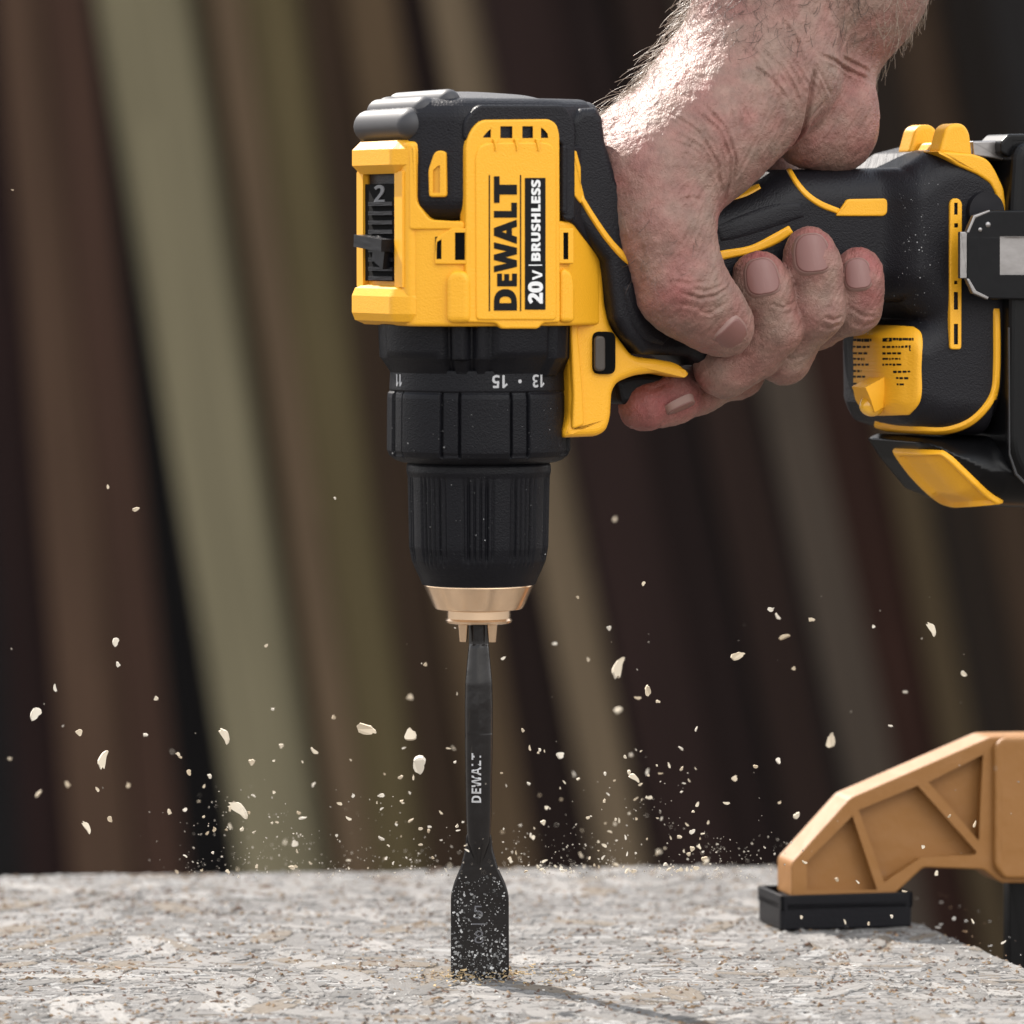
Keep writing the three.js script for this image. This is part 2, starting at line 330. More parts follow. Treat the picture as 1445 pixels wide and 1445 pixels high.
// ---------------------------------------------------------------- wooden board
const boardRight = [WORLD.on(1092, 1221, [0, 0, 0], [0, 1, 0]), WORLD.on(1445, 1365, [0, 0, 0], [0, 1, 0])];
const boardBack = [WORLD.on(-260, 1240, [0, 0, 0], [0, 1, 0]), boardRight[0]];
{
  const S = 2048, SZ = 420, sc = S / SZ;                             // texture covers 420 x 420 mm
  const rr = rng(21), H = new Float32Array(S * S).fill(0.35), C = new Float32Array(S * S * 3);
  for (let j = 0; j < S; j++) for (let i = 0; i < S; i++) { const o = (j * S + i) * 3, v = 0.33 + 0.10 * fbm(i / 60, j / 90, 0.4, 3); C[o] = v * 1.04; C[o + 1] = v * 0.98; C[o + 2] = v * 0.92; }
  const strand = (x, z, a, L, W, tone, hgt) => {
    const ca = Math.cos(a), sa = Math.sin(a), cx = x * sc, cz = z * sc, ph = rr() * 100;
    const RX = (Math.abs(ca) * L + Math.abs(sa) * W) * sc / 2 + 8, RZ = (Math.abs(sa) * L + Math.abs(ca) * W) * sc / 2 + 8;
    for (let j = Math.max(0, Math.floor(cz - RZ)); j < Math.min(S, cz + RZ); j++) for (let i = Math.max(0, Math.floor(cx - RX)); i < Math.min(S, cx + RX); i++) {
      const dx = (i - cx) / sc, dz = (j - cz) / sc, u = dx * ca + dz * sa, v = -dx * sa + dz * ca;
      if (Math.abs(u) > L / 2 + 1 || Math.abs(v) > W / 2 + 0.5) continue;
      const edge = 0.6 * noise.noise(u * 0.35, ph, 1.5), hw = W / 2 * (1 - 0.5 * Math.pow(Math.abs(2 * u / L), 4)) + edge;
      if (Math.abs(u) > L / 2 + 1.2 * noise.noise(v * 1.3, ph, 7) || Math.abs(v) > hw) continue;
      const o = j * S + i, fib = noise.noise(v * 3.4 + ph, u * 0.09, ph) + 0.6 * noise.noise(v * 8 + ph, u * 0.2, ph + 4);
      const al = 0.88, k = 1 + 0.30 * fib, rim = hw - Math.abs(v) < 0.3 ? 0.66 : 1;
      for (let c = 0; c < 3; c++) C[o * 3 + c] = mix(C[o * 3 + c], tone[c] * k * rim, al);
      H[o] = mix(H[o], hgt + 0.10 * fib + 0.03 * Math.sin(u * 0.3 + ph), 0.9);
    }
  };
  for (let n = 0; n < 6500; n++) {
    const q = rr(), t = 0.24 + 0.22 * rr(); let tone = [t * 1.04, t * 0.985, t * 0.93];
    if (q < 0.07) tone = [0.29, 0.235, 0.18]; else if (q < 0.09) tone = [0.17, 0.10, 0.06]; else if (q < 0.18) tone = [0.17, 0.16, 0.15]; else if (q < 0.30) tone = [0.58, 0.57, 0.55];
    const a = Math.PI * 0.5 * (rr() < 0.36 ? 1 + 0.8 * (rr() - 0.5) : rr() < 0.5 ? 0.5 * (rr() - 0.5) : rr() * 2);
    const big = rr();
    strand(rr() * SZ, rr() * SZ, a, big < 0.22 ? 16 + 30 * rr() : 4 + 14 * rr(), big < 0.22 ? 2 + 4.5 * rr() : 0.6 + 1.9 * rr(), tone, 0.25 + 0.5 * rr());
  }
  for (let n = 0; n < 800; n++) { const t = 0.28 + 0.26 * rr(), d = rr() < 0.3 ? 0.55 : 1; strand(rr() * SZ, rr() * SZ, 0.25 * (rr() - 0.5), 12 + 46 * rr() ** 1.5, 0.8 + 3.2 * rr(), [t * 1.03 * d, t * 0.99 * d, t * 0.95 * d], 0.3 + 0.35 * rr()); }
  for (let n = 0; n < 340; n++) { const t = 0.20 + 0.36 * rr(), w = rr(); strand(rr() * SZ, rr() * SZ, Math.PI * (0.5 + 0.6 * (rr() - 0.5)) * (rr() < 0.7 ? 1 : 0.2), 14 + 30 * rr(), 4 + 8 * rr(), w < 0.2 ? [0.30, 0.24, 0.175] : [t * 1.04, t * 0.985, t * 0.92], 0.3 + 0.5 * rr()); }
  for (let n = 0; n < 1500; n++) { const t = 0.24 + 0.26 * rr(); strand(rr() * SZ, rr() * SZ, rr() * Math.PI, 3 + 9 * rr(), 0.6 + 1.6 * rr(), rr() < 0.3 ? [0.12, 0.105, 0.09] : [t * 1.05, t * 0.98, t * 0.91], 0.3 + 0.4 * rr()); }
  for (let n = 0; n < 9000; n++) {                                   // splinters, pits and bark specks
    const x = rr() * S, z = rr() * S, q = rr(), a = Math.PI * (0.5 + 0.7 * (rr() - 0.5)), L = 2 + 12 * rr() * rr(), w = 0.8 + 1.6 * rr();
    const tone = q < 0.26 ? [0.08, 0.065, 0.055] : q < 0.46 ? [0.16, 0.075, 0.035] : q < 0.7 ? [0.30, 0.18, 0.08] : [0.62, 0.60, 0.57];
    for (let s = -L; s <= L; s += 0.6) for (let v = -w; v <= w; v += 0.7) { const i = Math.round(x + Math.cos(a) * s - Math.sin(a) * v), j = Math.round(z + Math.sin(a) * s + Math.cos(a) * v); if (i < 0 || j < 0 || i >= S || j >= S) continue; const o = j * S + i; for (let c = 0; c < 3; c++) C[o * 3 + c] = mix(C[o * 3 + c], tone[c], 0.75); H[o] += q < 0.26 ? -0.08 : 0.12; }
  }
  const cd = new Uint8Array(S * S * 4), hd = new Uint8Array(S * S * 4);
  const enc = (v) => 255 * (v <= 0.0031308 ? 12.92 * v : 1.055 * Math.pow(clamp(v), 1 / 2.4) - 0.055);
  for (let o = 0; o < S * S; o++) { for (let c = 0; c < 3; c++) cd[o * 4 + c] = clamp(enc(clamp(C[o * 3 + c] * BOARD_GAIN())), 0, 255); cd[o * 4 + 3] = 255; const h = clamp(H[o]) * 255; hd.set([h, h, h, 255], o * 4); }
  const tex = (d, s) => { const t = new THREE.DataTexture(d, S, S); t.magFilter = THREE.LinearFilter; t.minFilter = THREE.LinearMipmapLinearFilter; t.generateMipmaps = true; if (s) t.colorSpace = THREE.SRGBColorSpace; t.needsUpdate = true; return t; };
  const mat = std({ map: tex(cd, true), bumpMap: tex(hd, false), bumpScale: 0.0008, roughness: 0.92 });
  // sheet with relief of its own; edge runs from the back-left corner to the slanting right end
  const nu = 620, nv = 420, z0 = boardRight[0][2], z1 = 110, pos = [], uv = [], idx = [];
  const X0 = -215, OFF = [X0 - 2, z0 - 12];
  const rightAt = (z) => mix(boardRight[0][0], boardRight[1][0], (z - boardRight[0][2]) / (boardRight[1][2] - boardRight[0][2]));
  const backAt = (x) => mix(boardBack[0][2], boardBack[1][2], (x - boardBack[0][0]) / (boardBack[1][0] - boardBack[0][0]));
  const hAt = (x, z) => { const i = clamp(Math.round((x - OFF[0]) * sc), 0, S - 1), j = clamp(Math.round((z - OFF[1]) * sc), 0, S - 1); return H[j * S + i]; };
  for (let j = -1; j <= nv + 1; j++) for (let i = -1; i <= nu + 1; i++) {
    const jj = clamp(j, 0, nv), ii = clamp(i, 0, nu), v = jj / nv, zr = mix(z0, z1, v), r = Math.min(rightAt(zr), 195);
    const x = mix(X0, r + 0.8 * fbm(zr * 0.2, 2, 5, 3), ii / nu), z = mix(backAt(x) + 0.9 * fbm(x * 0.15, 9, 1, 3), z1, v);
    const skirt = j < 0 || i < 0 || j > nv || i > nu;
    const edge = Math.min(ii, nu - ii, jj, nv - jj);
    const y = skirt ? -18 : (hAt(x, z) - 0.45) * 1.6 + 0.5 * fbm(x * 0.03, z * 0.03, 4, 3) - (edge === 0 ? 0.8 : edge === 1 ? 0.3 : 0);
    pos.push(x, y, z); uv.push((x - OFF[0]) / SZ, (z - OFF[1]) / SZ);
  }
  const W = nu + 3; for (let j = 0; j < nv + 2; j++) for (let i = 0; i < nu + 2; i++) { const a = j * W + i, b = a + W; idx.push(a, b, a + 1, b, b + 1, a + 1); }
  const g = new THREE.BufferGeometry(); g.setAttribute('position', new THREE.Float32BufferAttribute(pos, 3)); g.setAttribute('uv', new THREE.Float32BufferAttribute(uv, 2)); g.setIndex(idx); g.computeVertexNormals();
  const m = part(scene, 'wooden_board', g, mat);
  tag(m, 'weathered pale grey flake board lying flat under the spade bit and clamp', 'board');
}
function BOARD_GAIN() { return 0.41; }

// ---------------------------------------------------------------- the drill
const AX = 675.5, YAW = 22;
const D = frame([(AX - HALF) * PXMM, 0, 0], YAW);
const R = (py) => D.z(AX, py, 0)[1];                                  // height on the drill's axis of a photo row
const wa = (deg) => THREE.MathUtils.degToRad(deg - YAW);              // angle round the axis as seen -> in the drill's frame
const drill = thing('power_drill', 'yellow and black cordless drill pointing straight down, gripped by the hand', 'drill', D);
const PS = { p: [0, 0, 28], n: [0, 0, 1] };                          // planes of the motor housing: side, chamfer, back
const PC = { p: [-27.5, 0, 20], n: [-8, 0, 11.9] };
const PL_ = { p: [-27.5, 0, 0], n: [-1, 0, 0] };
const PZ = (z) => ({ p: [0, 0, z], n: [0, 0, 1] });
const OCT = (e = 0) => [[-27.5 - e, 20], [-15.6 - e * 0.4, 28 + e], [13.8 + e * 0.4, 28 + e], [29 + e, 20], [30 + e, -20], [13.8 + e * 0.4, -28 - e], [-15.6 - e * 0.4, -28 - e], [-27.5 - e, -20]];

// yellow motor housing
const housing = part(drill, 'motor_housing', [
  prism(OCT(0.9), R(458), R(312), { r: 3, bevel: 1.0 }),
  plate(D, { p: [0, 0, 21], n: [0, 0, 1] }, [[786, 322], [803, 312], [812, 318], [853, 372], [856, 430], [864, 462], [895, 503], [930, 507], [958, 512], [976, 527], [970, 534], [930, 526], [897, 530], [873, 540], [866, 553], [864, 590], [858, 608], [845, 616], [798, 618], [797, 611], [806, 588], [806, 540], [802, 455], [786, 455]], 40, { r: 2, bevel: 2.2, seg: 5 }),
], M.yellow);
part(housing, 'trigger_web', [
  plate(D, { p: [0, 0, 22], n: [0, 0, 1] }, [[800, 330], [814, 330], [816, 470], [822, 540], [825, 600], [808, 606], [810, 560], [806, 470]], 4, { r: 1, bevel: 0.7 }),
  plate(D, { p: [0, 0, 23.6], n: [0, 0, 1] }, [[790, 372], [808, 372], [814, 386], [815, 452], [790, 454]], 4, { r: 2.5, bevel: 1.4 }),
], M.yellow);
// back frame round the speed selector
const backOuter = [[-25, 21], [-30.5, 21], [-30.5, -21], [-25, -21]];
const frameBack = part(housing, 'selector_frame', [
  prism([[-24, 21], [-28.6, 20.6], [-29.6, 18.5], [-29.6, 12.5], [-27, 12.5], [-27, -21], [-24, -21]], R(440), R(202), { r: 1.2, bevel: 1.2 }),
  prism([[-24, -12.5], [-29.6, -12.5], [-29.6, -18.5], [-28.6, -20.6], [-24, -21]], R(440), R(202), { r: 1.2, bevel: 1.2 }),
  prism([[-22, 20.5], [-28, 21], [-32.4, 15.5], [-32.4, -15.5], [-28, -21], [-22, -20.5]], R(246), R(200), { r: 1.2, bevel: 2.4, seg: 1 }),
  prism([[-22, 20.5], [-28, 21], [-32.6, 16], [-32.6, -15.5], [-28, -21], [-22, -20.5]], R(456), R(402), { r: 1.6, bevel: 3, seg: 2 }),
  plate(D, PC, [[577, 212], [581, 203], [587, 210], [588, 286], [606, 310], [655, 313], [655, 324], [577, 324]], 6, { r: 1.2, bevel: 0.5, lift: 1.25 }),
], M.yellow);
// side bosses with slots
for (const [x0, y0, x1, y1] of [[637, 322, 664, 373]]) part(housing, 'slot_frame', plate(D, PC, [[x0 - 22, y0 + 14], [x0, y0], [x1, y0], [x1, y1], [x0 - 24, y1]], 3, { r: 0.6, bevel: 0.35, lift: 1.5, holes: [rect(642, 328, 657, 367), [[616, 342], [623, 336], [623, 366], [616, 366]]] }), M.yellow);
part(housing, 'slot', [plate(D, PC, rect(640, 326, 659, 369), 2, { lift: 1.02, bevel: 0.1, r: 0.1 }), plate(D, PC, rect(614, 334, 625, 368), 2, { lift: 1.02, bevel: 0.1, r: 0.1 })], M.hole);
part(housing, 'slot_frame', plate(D, PZ(29.9), rect(786, 322, 810, 372), 4, { r: 0.5, bevel: 0.3, holes: [rect(795, 328, 802, 366)] }), M.yellow);
part(housing, 'slot', plate(D, PZ(29.3), rect(789, 324, 806, 370), 1.5, { bevel: 0.1, r: 0.1 }), M.hole);
part(housing, 'screw_boss', [
  plate(D, PC, [[629, 456], [629, 392], [637, 382], [655, 382], [662, 392], [662, 456]], 5, { r: 2, bevel: 1.6, seg: 4, lift: 2.8 }),
  plate(D, PZ(30.2), [[791, 455], [791, 384], [797, 378], [808, 384], [812, 400], [812, 455]], 6, { r: 1.5, bevel: 1.2, seg: 4 }),
], M.yellow);
// nameplate panel
const VENTS = [[[681, 195], [682, 190], [688, 183], [693, 180], [693, 195]], rect(706, 178, 723, 195), rect(737, 178, 752, 195), [[763, 179], [768, 181], [773, 187], [774, 195], [763, 195]]];
const panel = part(housing, 'side_panel', plate(D, PZ(30.3), [[658, 455], [658, 205, 4], [664, 185, 4], [678, 169, 4], [776, 168, 4], [786, 175, 3], [790, 189, 3], [791, 455], [767, 456], [760, 464], [708, 464], [700, 456]], 5, { r: 0.8, bevel: 0.6, holes: VENTS }), M.yellow);
part(panel, 'vent_backing', plate(D, PZ(29.2), rect(668, 172, 788, 200), 1, { bevel: 0.1, r: 0.1 }), M.hole);
part(panel, 'panel_face', plate(D, PZ(30.75), [[672, 452], [671, 222], [676, 206], [690, 201], [770, 200], [782, 206], [786, 222], [786, 452]], 1.5, { r: 1.4, bevel: 0.55 }), M.yellow);
for (const x of [700, 730, 760]) part(panel, 'vent_rib', plate(D, PZ(31.2), [[x - 4, 196], [x + 4, 196], [x, 214]], 1.6, { r: 0.3, bevel: 0.3 }), M.yellow);
function onPanel(g, cx, cy, z, turn = Math.PI / 2) { const p = D.z(cx, cy, z); g.rotateZ(turn); g.translate(p[0], p[1], p[2]); return g; }
{
  // drawn-out maker's wordmark reading upwards, then the voltage plate
  const k = PXMM / Math.cos(YAW * Math.PI / 180) * 0.985, h = 32 * k;
  const big = [];
  const put = (s, y0, y1, x0 = 697, x1 = 729) => big.push(onPanel(letters(s, (y0 - y1) * PXMM * 0.985, (x1 - x0) * k, 0.22, font, 0.42), (x0 + x1) / 2, (y0 + y1) / 2, 30.7));
  put('D', 438, 408); put('E', 404, 386, 701.5, 729); put('W', 384, 342); put('A', 344, 310); put('L', 307, 286); put('T', 286, 249);
  part(panel, 'wordmark', big, M.ink);
  part(panel, 'hairline', [plate(D, PZ(30.9), rect(690, 247, 691.6, 439), 0.4, { bevel: 0, r: 0.01 }), plate(D, PZ(30.9), rect(734, 247, 735.6, 439), 0.4, { bevel: 0, r: 0.01 })], M.ink);
  part(panel, 'voltage_plate', plate(D, PZ(30.95), rect(741, 251, 770, 437), 0.6, { r: 0.2, bevel: 0.08 }), M.ink);
  part(panel, 'voltage_lettering', [
    onPanel(letters('20', 31 * PXMM, 21 * k, 0.12, font, 0.4), 755.5, 413, 30.95), onPanel(letters('V', 14 * PXMM, 14 * k, 0.12), 758, 388, 30.95),
    plate(D, PZ(31.07), rect(746, 373.4, 765, 375), 0.2, { bevel: 0, r: 0.01 }), onPanel(letters('BRUSHLESS', 112 * PXMM, 13 * k, 0.12, font, 0.35), 756, 311, 30.95)], M.white);
}
// speed selector
const selX = -28.3, PSel = { p: [selX, 0, 0], n: [-1, 0, 0] };
const selZ = [-12.5, 12.5];
const sel = part(housing, 'speed_selector', new THREE.BoxGeometry(1.4, R(260) - R(396), 25).translate(selX - 0.4, (R(260) + R(396)) / 2, 0), M.hole);
for (let i = 0; i < 9; i++) { const y = mix(R(288), R(392), i / 8); if (i === 4) continue; part(sel, 'rib', new THREE.BoxGeometry(1.2, 1.1, 19).translate(selX - 1.5, y, 2), M.black); }
part(sel, 'lever', [new THREE.BoxGeometry(4.2, 3.4, 22).rotateX(0.06).translate(selX - 3, R(343), 0), new THREE.BoxGeometry(3, 7, 9).rotateX(0.3).translate(selX - 2.2, R(356), 5)], M.black);
{ const g = letters('2', 10, 5, 0.3); g.rotateY(-Math.PI / 2); g.scale(1, 1, 0.82); g.translate(selX - 1.12, R(274), -0.5); part(sel, 'gear_number', g, std({ color: 0x6a6a6c, roughness: 0.6 })); }
// frame strips beside the slot narrow it to what shows
part(housing, 'selector_lip', new THREE.BoxGeometry(2.4, R(243) - R(404), 6).translate(selX - 0.6, (R(243) + R(404)) / 2, 15.6), M.yellow);
part(housing, 'selector_lip', new THREE.BoxGeometry(2.4, R(243) - R(404), 5).translate(selX - 0.6, (R(243) + R(404)) / 2, -15), M.yellow);

// black motor cap
const cap = part(drill, 'motor_cap', [
  prism(OCT(0.5), R(312), R(141), { r: 4, bevel: 6.5, seg: 9 }),
  plate(D, PZ(29.3), [[655, 170], [674, 148], [798, 148], [808, 166], [812, 180], [812, 312], [794, 312], [794, 200], [655, 200]], 4, { r: 2, bevel: 0.7 }),
], M.rubber);
const lean = (g, k) => { const p = g.attributes.position; for (let i = 0; i < p.count; i++) p.setY(i, p.getY(i) - k * p.getZ(i)); g.computeVertexNormals(); return toCreasedNormals(g, 0.7); };
M.worn = phys({ color: new THREE.Color().setRGB(0.034, 0.033, 0.036), roughness: 0.56, bumpMap: pebble, bumpScale: 0.0002, specularIntensity: 1 });
part(cap, 'cap_top', [lean(prism(OCT(-2.5), R(172), R(144), { r: 6, bevel: 4, seg: 7 }), 0.10), lean(prism([[-15, 22], [8, 26], [22, 18], [22, -16], [8, -26], [-15, -22]], R(160), R(140), { r: 6, bevel: 2.4, seg: 5 }), 0.12)], M.worn);
const lug = (x, y, z, rx, L) => { const g = new THREE.CapsuleGeometry(rx, L, 8, 20); g.rotateX(Math.PI / 2); return g.translate(x, y, z); };
for (const [x, py, r, L] of [[-26.5, 178, 4.6, 33], [-23, 158, 3.8, 35], [-16.5, 146, 3.4, 38]]) part(cap, 'bumper_rib', lug(x, R(py), 0, r, L), M.worn);
part(cap, 'bumper_rib', lug(25, R(166), 0, 4.4, 34), M.worn);
part(cap, 'yellow_tab', plate(D, PC, [[605, 278], [604, 240], [612, 216], [619, 212], [629, 214], [630, 278]], 3, { r: 1, bevel: 0.5, lift: 1.9, holes: [[[611, 272], [611, 240], [617, 233], [621, 233], [621, 272]]] }), M.yellow);
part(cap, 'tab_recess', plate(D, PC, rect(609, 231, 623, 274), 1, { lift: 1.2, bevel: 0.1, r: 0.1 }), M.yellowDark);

// grip, shaped as one rounded body
const gripPx = [[797, 168], [815, 153], [836, 152], [846, 166], [850, 200], [866, 252], [905, 298], [1000, 287], [1060, 263], [1112, 239], [1225, 238], [1256, 216], [1290, 207], [1325, 214], [1400, 253], [1412, 300], [1412, 560], [1384, 594], [1330, 610], [1262, 606], [1228, 595], [1206, 568], [1203, 474], [1244, 450], [1225, 425], [1160, 432], [1080, 448], [1020, 470], [985, 517], [962, 502], [905, 500], [880, 478], [862, 450], [855, 400], [850, 368], [806, 312], [800, 300]];
const gripHalf = (x) => mix(mix(26.5, 17, sstep(x, D.z(872, 300, 20)[0], D.z(965, 300, 14)[0])), 25, sstep(x, D.z(1205, 300)[0], D.z(1250, 300)[0]));
const gripPoly = gripPx.map(([x, y]) => { const p = D.z(x, y, x > 1180 ? -6 : x > 940 ? 10 : 23); return [p[0], p[1]]; }), gripD2 = polyDist(gripPoly);
const gripFn = (x, y, z) => {
  const h = gripHalf(x), r = mix(2.6, 10, sstep(x, 52, 78)) + 7 * sstep(x, 100, 116) * sstep(x, 150, 134), a = gripD2(x, y) + r, b = Math.abs(z) - h + r;
  return (Math.hypot(Math.max(a, 0), Math.max(b, 0)) + Math.min(Math.max(a, b), 0) - r) * 0.92;
};
const lo = [9, 9e9, -27], hi = [163, 0, 28]; for (const p of gripPoly) { lo[0] = Math.min(lo[0], p[0]); hi[0] = Math.max(hi[0], p[0]); lo[1] = Math.min(lo[1], p[1]); hi[1] = Math.max(hi[1], p[1]); }
const grip = part(drill, 'grip', skin(gripFn, [lo[0] - 2, lo[1] - 2, -28.5], [hi[0] + 2, hi[1] + 2, 28.5], 0.85), M.rubber);
const PR = { p: [13.8, 0, 28.4], n: [8, 0, 15.2] };                 // right-hand chamfer of the motor housing
part(grip, 'overmold_shoulder', plate(D, PR, [[796, 300], [803, 311], [813, 318], [851, 366], [856, 372], [856, 205], [796, 205]], 5, { r: 0.8, bevel: 0.8, lift: 1.3 }), M.rubber);
part(grip, 'yellow_stripe', plate(D, PR, [[808, 212], [814, 213], [820, 236], [820.5, 270], [826, 279], [820, 287], [812, 277], [808.5, 268]], 2, { r: 0.3, bevel: 0.3, lift: 1.75 }), M.yellow);
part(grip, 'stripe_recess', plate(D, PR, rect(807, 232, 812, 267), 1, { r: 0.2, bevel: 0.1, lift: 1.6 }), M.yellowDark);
part(grip, 'yellow_stripe', strip(D, gripFn, [[817, 274, 4.5], [833, 301, 5], [860, 340, 5.5], [886, 367, 6], [905, 380, 5]], 0.6), M.yellow);
part(grip, 'yellow_stripe', strip(D, gripFn, [[1111, 236, 4], [1124, 258, 4.5], [1140, 276, 5], [1160, 289, 5.5], [1186, 299, 5]], 0.45), M.yellow);
part(grip, 'yellow_stripe', plate(D, PZ(17.8), [[1180, 305], [1196, 281], [1250, 280], [1254, 285], [1254, 299], [1248, 305]], 2.4, { r: 0.8, bevel: 0.5 }), M.yellow);
part(grip, 'yellow_stripe', strip(D, gripFn, [[1030, 281, 3], [1052, 272, 6], [1074, 262, 4]], 0.4), M.yellow);
part(grip, 'yellow_stripe', strip(D, gripFn, [[1000, 366, 8], [1020, 360, 8], [1060, 352, 7], [1096, 336, 9], [1118, 322, 7]], 0.5), M.yellow);
part(grip, 'palm_pad', strip(D, gripFn, [[1010, 332, 14], [1050, 318, 20], [1100, 302, 20], [1136, 296, 12]], 0.22), M.rubber);
part(grip, 'palm_pad', strip(D, gripFn, [[884, 400, 8], [898, 430, 18], [922, 465, 22], [942, 482, 10]], 0.6), M.rubber);
// slotted yellow rail on the foot
part(grip, 'slotted_rail', plate(D, PZ(25.9), [[1341, 493], [1341, 286], [1345, 280], [1353, 280], [1358, 286], [1357, 493]], 2, { r: 1, bevel: 0.35, holes: [rect(1346.5, 286, 1351.5, 303), rect(1346.5, 315, 1352, 321), rect(1346.5, 396, 1351, 401), rect(1346, 412, 1352, 437), rect(1346, 457, 1352, 486)] }), M.yellow);
// forward-reverse button in its opening
const btn = part(drill, 'direction_button', plate(D, PZ(22.3), rect(838, 468, 869, 528), 2, { r: 2.2, bevel: 0.3 }), M.hole);
part(btn, 'button_face', plate(D, PZ(23.2), rect(840, 474, 855, 524), 2, { r: 1.4, bevel: 0.6 }), std({ color: new THREE.Color().setRGB(0.05, 0.04, 0.032), roughness: 0.5 }));
part(drill, 'trigger', plate(D, PZ(7), [[868, 536], [900, 528], [975, 530], [972, 556], [930, 566], [876, 572]], 14, { r: 2, bevel: 1.5 }), M.black);

// gear case, clutch collar, keyless chuck
part(drill, 'gear_case', revolve([[R(452), 0], [R(452), 28], [R(458), 28.3], [R(503), 27.9], [R(510), 26.8], [R(522), 25.2], [R(528), 24.6], [R(528), 0]], 160, (a, y, r) => { const q = ((a * 180 / Math.PI + YAW + 360) % 360), w = (c, h) => Math.abs(((q - c + 540) % 360) - 180) < h; let d = 0; if (w(-18 + 360, 2) || w(-4 + 360, 1.5)) d += 1.7; if (w(-11 + 360, 4.5) && y > R(505)) d += -1.3; if (w(52, 7)) d += -1.3; if (w(27, 17) && y > R(503)) d -= 0.9; if (w(8, 2)) d += 0.9; if (w(-45 + 360, 20) && y > R(500)) d -= 0.6; return r - d; }, { sub: 8 }), M.black);
const collar = part(drill, 'clutch_collar', revolve([[R(519), 0], [R(519), 24.2], [R(521), 24.9], [R(548), 25.2], [R(551), 25.0], [R(554), 25.6], [R(560), 25.8], [R(634), 25.9], [R(642), 25.2], [R(648), 23.6], [R(651), 22], [R(651), 0]], 720, (a, y, r) => {
  if (y > R(550)) return r;
  let q = ((a * 180 / Math.PI + YAW + 360 + 23.8) % 45); const k = sstep(R(549) - y, 0, 1.2) * sstep(y - R(645), 0, 1.6);
  const g = (c, w) => Math.exp(-((((q - c + 67.5) % 45 - 22.5) / w) ** 2));
  return r - k * (1.4 * g(0, 0.8) + 1.4 * g(12.2, 0.8) + (q < 12.2 ? 0.55 : 0));
}, { sub: 6 }), M.black);
{
  const nums = [[14, '15', 4.4, 3.6], [27.5, '.', 0.9, 1], [42, '13', 4.4, 3.6], [-62, '11', 3.4, 3.4]];
  for (const [deg, s, w, h] of nums) { const g = s === '.' ? new THREE.CircleGeometry(0.55, 12) : letters(s, w, h, 0.12); if (s === '.') g.translate(0, 0, 0.1); g.rotateZ(Math.PI); part(collar, 'torque_number', bend(g, 25.08, wa(deg), R(535)), M.greyPrint); }
}
part(drill, 'chuck_sleeve', revolve([[R(650), 0], [R(650), 19.6], [R(656), 20.3], [R(664), 20.4], [R(672), 20.1], [R(770), 19.7], [R(790), 19.0], [R(806), 17.6], [R(816), 16.6], [R(824), 16], [R(825), 15], [R(825), 0]], 720, (a, y, r) => {
  const q = ((a * 180 / Math.PI + YAW + 360 + 8) % 40), k = sstep(R(668) - y, 0, 2.4) * sstep(y - R(800), 0, 5);
  const g = (c, w) => Math.exp(-(((((q - c + 60) % 40) - 20) / w) ** 2));
  return r - k * (0.9 * g(0, 1.3) + 0.6 * g(5, 0.9) + 0.6 * g(10, 0.9) + 0.9 * g(15, 1.3) + 0.5 * g(20, 1.2) + 0.5 * g(36, 1.2));
}, { sub: 7 }), M.black);
part(drill, 'chuck_nose', revolve([[R(824), 0], [R(824), 15.4], [R(826), 15.5], [R(855), 12.9], [R(858.5), 12.4], [R(859.5), 11.6], [R(860), 9.4], [R(861), 9.1], [R(872), 9.1], [R(875), 9.5], [R(878), 9.3], [R(879.5), 8.4], [R(880), 3], [R(880), 0]], 128, null, { crease: 0.5 }), M.copper);
for (const deg of [-70, 55, 178]) {
  const a = wa(deg), g = new THREE.CylinderGeometry(1.7, 1.1, 6.4, 14, 1); g.translate(Math.sin(a) * 4.6, R(889), Math.cos(a) * 4.6);
  part(drill, 'chuck_jaw', g, M.copper);
}

// foot of the grip: latch lugs, label, lamp, battery, belt clip
const lugPx = [[1326, 216], [1336, 180, 4], [1345, 174, 4], [1360, 174, 4], [1369, 186, 4], [1373, 222]];
const lugs = part(drill, 'battery_catch', [
  plate(D, PZ(25), [[1322, 213], [1372, 217], [1394, 224, 3], [1405, 240, 3], [1417, 266], [1421, 300], [1411, 300], [1407, 275], [1398, 258], [1380, 246], [1353, 234]], 10, { r: 1, bevel: 0.7, lift: 0.5 }),
], M.yellow);
part(lugs, 'catch_bridge', plate(D, PZ(24), [[1330, 216], [1337, 200], [1366, 200], [1372, 218]], 26, { r: 1, bevel: 0.8 }), M.yellow);
for (const z of [0, -20]) part(lugs, 'catch_lug', plate(D, PZ(25), lugPx, 8, { r: 1.5, bevel: 1.1, seg: 4 }).translate(0, 0, z), M.yellow);
part(lugs, 'foot_band', [
  strip(D, gripFn, [[1232, 597, 4], [1262, 604, 4.5], [1300, 606, 4.5], [1336, 606, 4.5], [1368, 595, 5], [1392, 573, 5.5], [1403, 552, 5.5], [1406, 520, 5.5], [1406, 430, 5.5]], 0.9, { N: 70 }),
], M.yellow);
const label = part(drill, 'warning_label', patch(D, gripFn, [[1216, 458], [1204, 466], [1201, 520], [1205, 566], [1232, 588]], [[1292, 461], [1303, 470], [1304, 520], [1302, 566], [1284, 587]], 0.45, { N: 40, M: 20 }), M.yellow);
